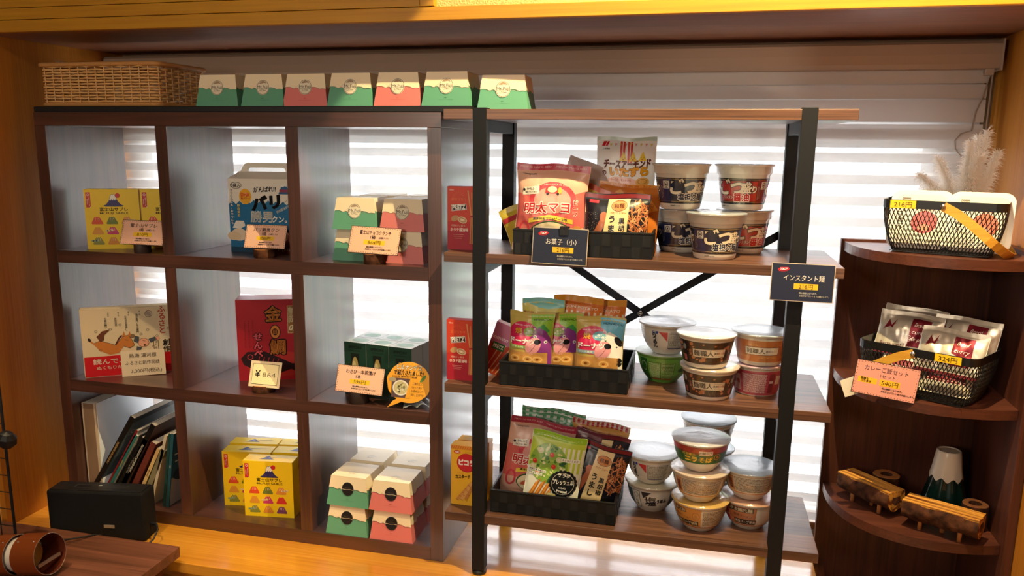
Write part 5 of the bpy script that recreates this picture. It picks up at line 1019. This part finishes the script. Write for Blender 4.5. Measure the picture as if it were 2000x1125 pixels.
cup('noodle_bowl', 'lower brown spotted noodle bowl at the front of the middle shelf', STR, art_tan, (1.795, .032, SH[1]), -.18, None, 'd4c4b4', GB)
cup('noodle_bowl', 'upper brown spotted noodle bowl stacked on its twin', STR, art_tan, (1.784, .022, SH[1] + .0785), -.02, None, 'dcdfe4', GB)
cup('noodle_bowl', 'crimson noodle bowl under the orange one at the right of the middle shelf', STR, art_bowl('pink'), (1.905, .098, SH[1]), -.1, None, 'd0a8b0', GB)
cup('noodle_bowl', 'orange noodle bowl on top of the crimson bowl by the right post', STR, art_kani, (1.908, .080, SH[1] + .0785), -.1, None, 'c8d8e4', GB)
# lowest shelf bags
pouch('snack_bag', 'pink mentai mayo chip bag standing left in the lowest woven basket', .175, .212, .040, 'e6b49c', a_mentai, (1.362, .080, z1_), (-.10, .16, .08), sealcol='b83048', back='d8c8c8', seed=21, seal=.017, wr=.003)
pouch('snack_bag', 'bright green salad pretzel bag at the front of the lowest woven basket', .138, .200, .034, 'eef0e0', a_salad, (1.420, .022, z1_), (-.12, .13, .05), seed=22, sealcol='9ccc28', seal=.012, wr=.0012, waist=.02)
pouch('snack_bag', 'front black noodle snack bag at the right of the lowest woven basket', .130, .178, .034, '1c1a24', a_babystar, (1.520, .045, z1_), (-.12, .22, .0), seed=23, wr=.0015)
pouch('snack_bag', 'second black noodle snack bag, its dark red top behind the front one', .140, .190, .030, '1c1a24', lambda a, W, H: (a_babystar(a, W, H), a.r(-W / 2, H - 34, W * .5, 34, '6a1c2c', 6)), (1.515, .090, z1_), (-.10, .16, .0), seed=24, sealcol='7a1c2c', seal=.009)
pouch('snack_bag', 'red striped peanut snack bag rising at the right rear of the lowest basket', .150, .205, .034, 'e0a85c', a_stripe, (1.510, .140, z1_), (-.06, .12, .0), seed=25, seal=.014, sealcol='efe4dc')
pouch('snack_bag', 'green checked snack bag peeking out behind the pink one, lowest basket', .170, .225, .030, 'dfe6dc', a_check, (1.390, .150, z1_), (-.03, .08, .0), seed=26)
cup('noodle_bowl', 'lower white noodle bowl with bold black characters beside the lowest basket', DEEP, art_bowl('shio'), (1.672, .128, SH[0]), -.25, None, 'd4ccb0', GB)
cup('noodle_bowl', 'upper white noodle bowl with a red triangle beside the lowest basket', DEEP, art_bowl('seafood'), (1.668, .118, SH[0] + .0785), .12, None, 'd8dee4', GB)
cup('noodle_bowl', 'orange noodle bowl at the bottom of the centre stack of three', DEEP, art_bowl('futo'), (1.792, .048, SH[0]), .10, None, 'd8b060', GB)
cup('noodle_bowl', 'cream noodle bowl in the middle of the centre stack of three', DEEP, art_bowl('dots'), (1.787, .040, SH[0] + .0785), .0, None, 'd8c4b0', GB)
cup('noodle_bowl', 'red and green noodle bowl on top of the centre stack of three', DEEP, art_bowl('nira'), (1.785, .036, SH[0] + .157), -.1, None, 'd4d4dc', GB)
cup('noodle_bowl', 'orange noodle bowl at the bottom of the right stack by the post', DEEP, art_bowl('miso'), (1.908, .090, SH[0]), .0, None, 'c89a80', GB)
cup('noodle_bowl', 'cream noodle bowl on top of the right stack by the post', DEEP, art_bowl('dots'), (1.905, .086, SH[0] + .0785), .05, None, 'b8ccdc', GB)
cup('noodle_bowl', 'rear lower noodle bowl mostly hidden between centre and right stack', DEEP, art_bowl('dots'), (1.800, .192, SH[0]), .0, None, 'b8ccdc', GB)
cup('noodle_bowl', 'rear middle noodle bowl of the hidden stack behind the centre one', DEEP, art_bowl('miso'), (1.802, .190, SH[0] + .0785), .9, None, 'b8ccdc', GB)
cup('noodle_bowl', 'rear top noodle bowl, its lid showing behind the red and green one', DEEP, art_bowl('futo'), (1.803, .186, SH[0] + .157), .6, None, 'b8ccdc', GB)

# ================================================================== corner shelf stock
WIRE2 = pmat('black_wire', '0e0f11', .4, .5); HND = wood('handle_wood', 'dca83e', 'c68a26', 0, .45, .5, 3, .2, .02, 10)
def wire_basket(label, loc, rot, W=.235, D=.165, H=.115, hand=-1):
    t = thing('wire_mesh_basket', label, 'basket', loc, rot, 'black wire mesh baskets with wooden handles')
    NB = 92; top = resample(rr_path(W, D, .022), NB); bot = resample(rr_path(W - .045, D - .045, .03), NB)
    def P(i, s):
        i0 = int(math.floor(i)) % NB; f = i - math.floor(i); i1 = (i0 + 1) % NB
        a_ = top[i0][0].lerp(top[i1][0], f); b_ = bot[i0][0].lerp(bot[i1][0], f); e = min(1, s * 1.0); k = 1 - (1 - e) ** 2.2; p = b_.lerp(a_, k); p.z = H * s; return p
    b = MB(); hs = H - .017; rows = 9
    for sgn in (1, -1):
        for i in range(NB):
            b.tube([P(i + sgn * k * .5, (.03 + (hs / H - .03) * k / rows)) for k in range(rows + 1)], .00075, WIRE2, 4, False, False)
    nx, ny = int((W - .045) / .0075), int((D - .045) / .0075)
    for i in range(-nx // 2, nx // 2 + 1): x = i * .0075; b.tube([(x, -(D - .05) / 2, .003), (x, (D - .05) / 2, .003)], .0007, WIRE2, 4, False, False)
    for i in range(-ny // 2, ny // 2 + 1): y = i * .0075; b.tube([(-(W - .05) / 2, y, .003), ((W - .05) / 2, y, .003)], .0007, WIRE2, 4, False, False)
    for s, r in ((.03, .0016), (.0, .0018)): Q = [P(i, s) + Vector((0, 0, .002)) for i in range(NB)]; b.tube(Q + [Q[0]], r, WIRE2, 5, False)
    b.build('mesh_wall', t); b = MB()
    o_, i_ = resample(rr_path(W + .003, D + .003, .023), 96), resample(rr_path(W, D, .022), 96)
    b.loft([[(p.x, p.y, H - .018) for p, _ in i_], [(p.x, p.y, H - .018) for p, _ in o_], [(p.x, p.y, H) for p, _ in o_], [(p.x, p.y, H) for p, _ in i_], [(p.x, p.y, H - .018) for p, _ in i_]], WIRE2, False); b.build('rim', t)
    hd = MB(); sgn = hand; y0 = D / 2 + .004; R = W * .5 + .012; px = -.0 if sgn > 0 else .0
    pts = []; drop = .105 if sgn > 0 else .085
    for k in range(25):
        a_ = PI * k / 24; x = sgn * R * 1.02 * math.sin(a_) ** .8; y = -y0 * math.cos(a_); y = max(-y0, min(y0, y * 1.35)); z = H - .010 - drop * math.sin(a_); pts.append((px + x, y, z))
    hd.tube(pts, .0095, HND, 4, True, False, flat=.0016, up=(0, 0, 1)); h_ = hd.build('handle', t)
    for y in (-y0 - .0025, y0 + .0025):
        r_ = MB(); r_.lathe([(.0001, 0), (.0055, 0), (.0048, .0022), (.0001, .0028)], CHROME, 14); r_.build('rivet', t, (px, y, H - .010), (PI / 2 if y < 0 else -PI / 2, 0, 0))
    return t
wt = wire_basket('black wire mesh basket with rice packs on the top tier, tagged 216 yen', (2.276, .098, .851), -.33, hand=1)
wm = wire_basket('black wire mesh basket with curry pouches on the middle tier, tagged 324 yen', (2.268, .084, .532), -.59, W=.250, D=.160, H=.115, hand=-1)
def tagstrip(label, txt, par_loc, rot, lx, ly, lz, w_=.050, h_=.0165):
    b = MB(); b.box((-w_ / 2, 0, 0), (w_ / 2, .0006, h_), ink('f0c020', 's')); a = Art(b, flat((0, 0, 0), (1, 0, 0), (0, 0, 1)), 's'); a.t(txt, 0, h_ * 500, h_ * 820, '3a2c14', 1, .0, w_ * 700)
    c, s = math.cos(rot), math.sin(rot); return b.build('price_tag', None, (par_loc[0] + lx * c - ly * s, par_loc[1] + lx * s + ly * c, par_loc[2] + lz), rot, label=label, cat='price tag')
tagstrip('yellow 216 yen tag on the rim of the upper wire basket', '216円', (2.276, .098, .851), -.33, -.077, -.0853, .0975)
tagstrip('yellow 324 yen tag on the rim of the middle wire basket', '324円', (2.268, .084, .532), -.59, .070, -.0828, .0975, .053)
def rice_pack(label, loc, rot, W=.125, H=.135, col='cdc9c2', red='d8442c', bag=False, group='packed rice trays in the upper wire basket'):
    b = MB(); m = pmat('rice_tray', 'c8c4bc', .3, .6); T = .034
    def ring(k, z, r=.022): return [(x * 1, y, z) for x, y, _ in rr_path(W * k, H * k, r * k)]
    b.loft([ring(.84, T), ring(.9, .008), ring(.94, .004), ring(1.0, .003), ring(1.0, 0)], m, True, True)
    a = Art(b, lambda u, v, d: (u, v, -d), 's'); pts = [(x * 1e3, y * 1e3) for x, y, _ in ring(.985, 0)]
    a.p(pts, col, 0); a.p([(x * .86, y * .86) for x, y in pts], 'c4bfb2', 1)
    W_, H_ = W * 1e3, H * 1e3
    a.mp = lambda u, v, d: (-u, v, -d)
    a.mp = lambda u, v, d: (u, -v, -d)
    a.e(W_ * .08, -H_ * .05, 26, 26, red, 2, 28); a.e(W_ * .08, -H_ * .14, 12, 8, 'e87a60', 3, 16)
    for k in range(4): a.line([(W_ * .0 + k, H_ * .14 + k * 2), (W_ * .2, H_ * .15 + k * 2)], .8, red, 3)
    a.r(-W_ * .32, H_ * .30, 17, 9, '4a3a30', 3); a.t('Restaurant', -W_ * .25, H_ * .335, 4, 'e8dcc0', 4, 0, 15); a.t('ごはん', -W_ * .3, -H_ * .02, 14, '3a322c', 3, .02, vert=True); textblock(a, -W_ * .36, -H_ * .42, 40, 16, '6a6058', 5, None, 3, 3); textblock(a, W_ * .0, -H_ * .42, 48, 12, '6a6058', 4, None, 3, 4)
    return b.build('packed_rice_tray', None, loc, rot, label=label, cat='packed rice', group=group)
rice_pack('left packed rice tray with a red circle in the upper wire basket', (2.226, .108, .921), (-(PI / 2 + .40), 0, -.33), red='b8323c')
rice_pack('right packed rice tray with an orange-red circle in the upper wire basket', (2.336, .072, .921), (-(PI / 2 + .40), 0, -.33), red='e04a24')
# pampas grass in a slim vase
pg = thing('pampas_grass_vase', 'slim glass vase of cream pampas plumes behind the upper wire basket', 'dried flowers', (2.350, .226, .8502))
b = MB(); b.lathe([(.0001, .002), (.022, 0), (.026, .01), (.026, .06), (.016, .09), (.012, .12), (.015, .13), (.012, .128), (.0001, .12)], pmat('vase_glass', 'a8a094', .2, .6), 24); b.build('vase', pg)
PMP = fabric('pampas', 'fffaf0', .6, .5, .0)
r2 = random.Random(6)
plumes = [((.030, .02, .262), (.008, 0, .10)), ((-.012, -.01, .235), (-.01, 0, .11)), ((.050, .0, .215), (.02, 0, .10)), ((-.066, .015, .200), (-.03, 0, .105)), ((-.105, .0, .160), (-.04, .0, .10)), ((.006, -.025, .205), (0, -.0, .1)), ((-.09, -.02, .125), (-.035, -.0, .095)), ((.012, .02, .25), (.0, 0, .1))]
for k, (tip, mid) in enumerate(plumes):
    s = MB(); p0, p1, p2 = Vector((0, 0, .06)), Vector(mid), Vector(tip)
    def cur(t): return p0 * (1 - t) ** 2 + p1 * 2 * t * (1 - t) + p2 * t * t
    s.tube([cur(i / 8) for i in range(9)], .0009, PMP, 5); 
    for i in range(1000):
        t = .42 + .58 * r2.random(); p = cur(t); tg = (cur(min(1, t + .02)) - cur(t - .02)).normalized()
        sd = Vector((r2.gauss(0, 1), r2.gauss(0, .8), r2.gauss(0, .6))).normalized(); L = r2.uniform(.018, .044) * (1.25 - .7 * t); d1 = (tg * .8 + sd * .75).normalized(); d2 = (tg * .3 + sd * .7 + Vector((0, 0, -.45))).normalized()
        q = p + d1 * L * .6; e = q + d2 * L * .5; w_ = d1.cross(Vector((0, 1, 0))).normalized() * .0005
        s.add([p - w_, p + w_, q + w_ * 1.3, q - w_ * 1.3, e], [(0, 1, 2, 3), (3, 2, 4)], PMP)
    s.build('plume', pg)
# curry pouches
def a_curry(a, W, H):
    W2 = W / 2
    a.r(-W2, 0, W, H, 'cfc6b4', 0); a.r(W * .02, H * .22, W * .30, H * .64, '7c1c28', 1)
    for i, (s_, y) in enumerate((('Bœuf', .72), ('curry', .55), ('de pro', .40))): a.t(s_, W * .17, H * y, 13, 'f0e4d4', 3, -.004, W * (.18, .22, .24)[i], .0, .25)
    a.p([(-W * .40, H * .58), (-W * .34, H * .80), (-W * .30, H * .62), (-W * .22, H * .82), (-W * .26, H * .58), (-W * .32, H * .74)], '7c1c28', 2); a.line([(-W * .42, H * .54), (-W * .22, H * .70)], 1.2, '7c1c28', 2)
    a.t('Restaurant Use', -W * .16, H * .22, 15, '6a2430', 2, .0, W * .5); a.e(-W * .1, H * .40, 30, 9, 'd8cfc0', 1, 20); a.r(-W2, 0, W, H * .07, '7c1c28', 1)
for lab, x, y, z, yaw, sd in (('rearmost left silver curry pouch in the middle wire basket', 2.237, .143, .614, -.50, 31), ('front left silver curry pouch in the middle wire basket', 2.224, .114, .606, -.48, 32), ('rear right silver curry pouch in the middle wire basket', 2.328, .076, .608, -.54, 33), ('front right silver curry pouch leaning highest forward in the middle wire basket', 2.296, .042, .586, -.52, 34)):
    pouch('curry_pouch', lab, .136, .104, .018, 'd6cebc', a_curry, (x, y, z), (-.42, .03, yaw), seed=sd, seal=.010, back='b8b8b8', wr=.004, waist=.02, fin='m', group='silver curry pouches', cat='curry pouch')
def rice_bag(label, loc, rot, sd):
    def art(a, W, H):
        a.r(-W / 2, 0, W, H, 'efe4c8', 0); a.r(-W * .4, H * .46, W * .8, H * .40, '8a2230', 1); a.r(-W * .4, H * .40, W * .8, 3, '8a2230', 1); a.t('Restaurant', -W * .1, H * .62, 11, 'f0d8c8', 2, .02, W * .4); a.t('*b', W * .3, H * .45, 10, 'f0d8c8', 3, .02)
    return pouch('rice_pouch', label, .105, .070, .040, 'efe4c8', art, loc, rot, seed=sd, seal=.006, back='efe4c8', wr=.002, group='dark red and cream pouches', cat='rice pouch', fin='s')
rice_bag('left dark red and cream pouch low in the middle wire basket', (2.222, .098, .540), (-.30, 0, -.52), 41)
rice_bag('right dark red and cream pouch low in the middle wire basket', (2.300, .050, .540), (-.30, .02, -.50), 42)
b = MB()
card('price_card', 'pink curry set card, 540 yen, hanging on the middle wire basket', [('カレーご飯セット', -.02, .80, .17, '4a2a3a', .68, .0), ('1セット', .02, .62, .12, '4a2a3a', .24, 0), ('box', -.28, .43, .30, .17, 'f2b92c'), ('容器も', -.33, .475, .075, '3a2414', None, .04), ('あります', -.30, .40, .075, '3a2414', None, .04), ('box', .07, .43, .32, .19, 'f2b92c'), ('540円', .07, .43, .16, '3a2414', .26, 0), ('税込価格となります。', .12, .27, .06, '3a2a26', .32, .03), ('お会計はフロントまでお願いします。', .22, .18, .06, '3a2a26', .52, .03)], (2.166, .006, .5345), (-.10, .12, -.06), .131, .076, fill='e09a8c')
b = MB(); b.box((-.03, 0, 0), (.03, .0008, .04), ink('e8dcc8')); b.build('white_slip', None, (2.122, .035, .5325), (-.1, -.35, .2), label='white paper slip sticking out left behind the curry set card', cat='paper')
# lowest tier: wooden stands and the mountain bottle
LOGT = bpy.data.materials.new('split_log_top'); LOGT.use_nodes = True; bb = LOGT.node_tree.nodes['Principled BSDF']; bb.inputs['Roughness'].default_value = .4
_t = N(LOGT, 'ShaderNodeTexCoord'); _m = N(LOGT, 'ShaderNodeMapping'); _m.inputs['Scale'].default_value = (1.5, 60, 60); _n = N(LOGT, 'ShaderNodeTexNoise'); _n.inputs['Scale'].default_value = 1; _n.inputs['Detail'].default_value = 2; _n.inputs['Distortion'].default_value = .4; _r = N(LOGT, 'ShaderNodeValToRGB'); _r.color_ramp.elements[0].position = .40; _r.color_ramp.elements[1].position = .54; _r.color_ramp.elements[0].color = lin('6a3418'); _r.color_ramp.elements[1].color = lin('d99a42')
for a_, b_ in ((_t.outputs['Object'], _m.inputs[0]), (_m.outputs[0], _n.inputs['Vector']), (_n.outputs[0], _r.inputs[0]), (_r.outputs[0], bb.inputs['Base Color'])): LOGT.node_tree.links.new(a_, b_)
def log_stand(label, cx, cy, ang, L=.16, r=.034):
    t = thing('split_log_stand', label, 'card stand', (cx, cy, .2212), ang, 'split log card stands'); z0 = .048
    b = MB(); n = 20; rings = []; m_ = 14
    for k in range(m_ + 1):
        x = -L / 2 + L * k / m_; kk = .94 if k in (0, m_) else 1; ring = []
        for j in range(n + 1):
            a_ = PI * .82 + PI * 1.36 * j / n; q = r * kk * (1 + .05 * math.sin(5 * a_ + x * 60) + .03 * math.sin(x * 90)); ring.append((x, q * math.cos(a_), z0 + q * math.sin(a_) * .98))
        rings.append(ring)
    b.loft(rings, BARK, False, True, False); 
    for rg, fl in ((rings[0], 1), (rings[-1], 0)): b.add(rg, [tuple(range(n + 1))], LOGT); b.add([(p[0] * 1.002, p[1] * .45, z0 + (p[2] - z0) * .45 - .002) for p in rg], [tuple(range(n + 1))], BARK)
    b.build('log_body', t); b = MB()
    xa, xb = -L / 2, L / 2
    zt_ = z0 + r * .535
    for y0, y1 in ((-r * .83, -.0035), (.0035, r * .83)): b.box((xa, y0, zt_ - .003), (xb, y1, zt_ + .0015), LOGT)
    b.box((xa, -.0035, zt_ - .010), (xb, .0035, zt_ - .008), LOGT); b.build('cut_top', t)
    for x in (-L * .26, L * .26):
        q = MB(); q.lathe([(.0001, 0), (.0048, 0), (.0048, .022)], CUTW, 14); q.build('leg', t, (x, -.010, 0))
    q = MB(); q.lathe([(.0001, 0), (.0048, 0), (.0048, .022)], CUTW, 14); q.build('leg', t, (0, .012, 0))
    return t
log_stand('split log stand with a dark grooved top, left of the two on the lowest tier', 2.188, .141, -.86, .148, .032)
log_stand('bright yellow-striped split log stand before the green mountain bottle', 2.320, .026, -.52, .158, .032)
log_slice('log_slice', 'hollowed round log slice behind the left split log', (2.240, .224, .2212), .032, .055, 0, False, .45, cat='log slice')
log_slice('log_slice', 'tall hollowed log slice at the right of the green mountain bottle', (2.400, .080, .2212), .0275, .060, 1, False, .5, cat='log slice')
log_slice('log_slice', 'flat reddish wood disc lying between the left log and the bottle', (2.280, .184, .2212), .030, .008, 0, False, 0, cat='wood disc')
bt = thing('mountain_bottle', 'green mountain-shaped glass bottle with a white snowcap lid', 'bottle', (2.360, .172, .2212))
GGL = pmat('green_glass', '06261f', .06, .6, 0, .6); GG2 = pmat('green_liquid', '2f9c84', .25, .5)
b = MB(); n = 72
def fl(r, z, amp): return [(r * (1 + amp * math.cos(9 * 2 * PI * j / n)) * math.cos(2 * PI * j / n), r * (1 + amp * math.cos(9 * 2 * PI * j / n)) * math.sin(2 * PI * j / n), z) for j in range(n)]
b.loft([fl(.046, 0, .0), fl(.051, .004, .03), fl(.046, .03, .05), fl(.038, .065, .05), fl(.031, .095, .04), fl(.026, .12, .02)], GGL, True, True); b.build('glass_body', bt)
b = MB(); b.loft([fl(.0508, .0035, .03), fl(.0512, .012, .035), fl(.0478, .026 , .05)], GG2, False, True)
b.build('liquid', bt)
b = MB(); wv = [(.0365 * math.cos(2 * PI * j / n), .0365 * math.sin(2 * PI * j / n), .084 + .005 * math.cos(9 * 2 * PI * j / n)) for j in range(n)]
CAPW = pmat('white_cap', 'e8dcc8', .3, .5); b.loft([wv, fl(.0325, .108, 0), fl(.0290, .135, 0), fl(.0270, .148, 0), fl(.0255, .1505, 0), fl(.023, .1505, 0), fl(.0215, .1485, 0)], CAPW, False, True); b.add(fl(.0215, .1485, 0), [tuple(range(n))], CAPW); b.build('snow_cap', bt)

# ================================================================== front left: desk and what stands on it
dk = thing('desk', 'dark walnut desk in the lower left corner', 'desk', (0, 0, 0))
part('desk_top', (-1.0, -.95, .021), (.4987, -.187, .05), WDK, dk, .002)
for x in (-.96, .43): part('side_panel', (x, -.92, -.42), (x + .03, -.21, .0208), WDK, dk)
sp = thing('bluetooth_speaker', 'black box speaker standing on the counter behind the desk', 'speaker', (.200, -.131, .0005), .18)
SPK = pmat('speaker_fabric', '08080a', .8, .3); SPT = pmat('speaker_top', '1a1a1d', .35, .5)
b = MB(); b.box((-.136, 0, 0), (.136, .066, .139), SPK); b.build('speaker_body', sp, bevel=.006)
b = MB(); b.box((-.128, .006, .139), (.128, .060, .1415), SPT); a = Art(b, flat((0, .033, .1415), (1, 0, 0), (0, 1, 0)), 's'); a.r(-70, -12, 50, 22, '2c2c30', 1); a.r(-66, -8, 42, 14, '101013', 2); a.r(-6, 2, 10, 6, '8a8a8c', 1)
for i in range(6): a.r(14 + i * 13, -8, 8, 5, '3a3a3e', 1)
for i in range(5): a.r(18 + i * 13, 4, 9, 4, '3a3a3e', 1)
b.build('control_panel', sp, bevel=.001)
b = MB(); b.box((.020, -.0015, .036), (.050, .0, .0455), pmat('silver_badge', 'b8a890', .4, .5, .6)); b.build('badge', sp, bevel=.0006)
b = MB(); b.tube([(.333, -.080, .042), (.352, -.084, .043), (.366, -.098, .036), (.366, -.118, .018), (.356, -.140, .004), (.345, -.170, .0035)], [.0045, .0035] + [.0026] * 4, BLKP, 8); b.build('speaker_cable', label='black cable looping out of the right side of the speaker', cat='cable')
# wire grid panel
gp = thing('wire_grid_panel', 'black wire grid panel rising from the desk at the left edge', 'grid panel', (0, -.30, .0505))
b = MB(); zt = 1.0; xr = .103
b.tube([(xr, 0, .0), (xr, 0, zt - .02), (xr - .02, 0, zt), (-.5, 0, zt)], .0034, BLK, 8); b.tube([(-.5, 0, 0), (-.5, 0, zt)], .0034, BLK, 8); b.tube([(-.5, 0, .012), (xr, 0, .012)], .003, BLK, 8); b.build('frame', gp)
b = MB()
for i in range(1, 13): x = xr - .046 * i; b.tube([(x, .003, .004), (x, .003, zt)], .0013, BLK, 6)
for i in range(22): z = .012 + .0455 * i; b.tube([(-.5, 0, z), (xr, 0, z)], .0013, BLK, 6)
b.build('grid_wires', gp)
b = MB(); b.sphere((0, 0, 0), .025, BLKP, 10, (1, .8, 1)); b.tube([(-.03, .004, .004), (-.012, 0, 0)], .009, BLKP, 8)
kb = b.build('connector_knob', None, (.1165, -.3075, .344), (0.3, .2, .4), label='black faceted plastic knob clamped on the wire grid frame', cat='connector'); 
for p_ in kb.data.polygons: p_.use_smooth = False
# clip lamp with copper shade
lp = thing('clip_lamp', 'small clip lamp with a coppery double-ring shade on the desk', 'lamp', (.172, -.395, .088), (0, -.16, .0))
COP = pmat('copper_leather', 'a65628', .36, .5, .65); COPI = pmat('copper_inside', '6a2c16', .5, .4, .2); EDG = pmat('lamp_edge', 'b0a49a', .35, .5, .7)
def band(name, x0, x1, r, gap=0):
    b = MB(); n = 48; k = n if not gap else int(n * .9); a0 = gap
    def rg(x, r_): return [(x, r_ * math.cos(a0 + 2 * PI * j / n), r_ * math.sin(a0 + 2 * PI * j / n)) for j in range(k + (1 if gap else 0))]
    b.loft([rg(x0, r), rg(x1, r)], COP, False, True, not gap); b.loft([rg(x0, r - .0016), rg(x1, r - .0016)], COPI, False, True, not gap); b.loft([rg(x1, r), rg(x1 + .0008, r - .0008), rg(x1, r - .0016)], EDG, False, True, not gap); b.loft([rg(x0, r), rg(x0 - .0008, r - .0008), rg(x0, r - .0016)], EDG, False, True, not gap)
    for x in (x0 + .012, x1 - .012): b.sphere((x, -r * .5, r * .87), .0025, EDG, 8)
    return b.build(name, lp)
band('front_ring', .058, .128, .049); band('rear_ring', -.012, .036, .048)
b = MB(); n = 40
b.loft([[(x, .040 * math.cos(2 * PI * j / n), .040 * math.sin(2 * PI * j / n)) for j in range(n)] for x in (-.006, .064)], pmat('lamp_inner_white', 'd8d0c4', .4, .5), True, True); b.build('inner_tube', lp)
b = MB(); b.box((.118, -.034, -.020), (.122, .034, -.012), EDG); b.build('bracket', lp)
b = MB(); b.box((-.045, -.018, -.052), (.002, .018, .02), BLKP); b.box((-.05, -.010, -.058), (-.02, .010, .03), BLKP); b.build('clip', lp, bevel=.002)
b = MB(); b.tube([(.190, -.325, .080), (.196, -.305, .078), (.205, -.282, .072), (.218, -.252, .064), (.232, -.222, .057), (.246, -.196, .0535), (.252, -.178, .045), (.255, -.168, .003)], [.009, .009, .0055] + [.0024] * 5, BLKP, 8); b.build('lamp_cable', label='black cord running from the copper lamp over the desk to the speaker', cat='cable')
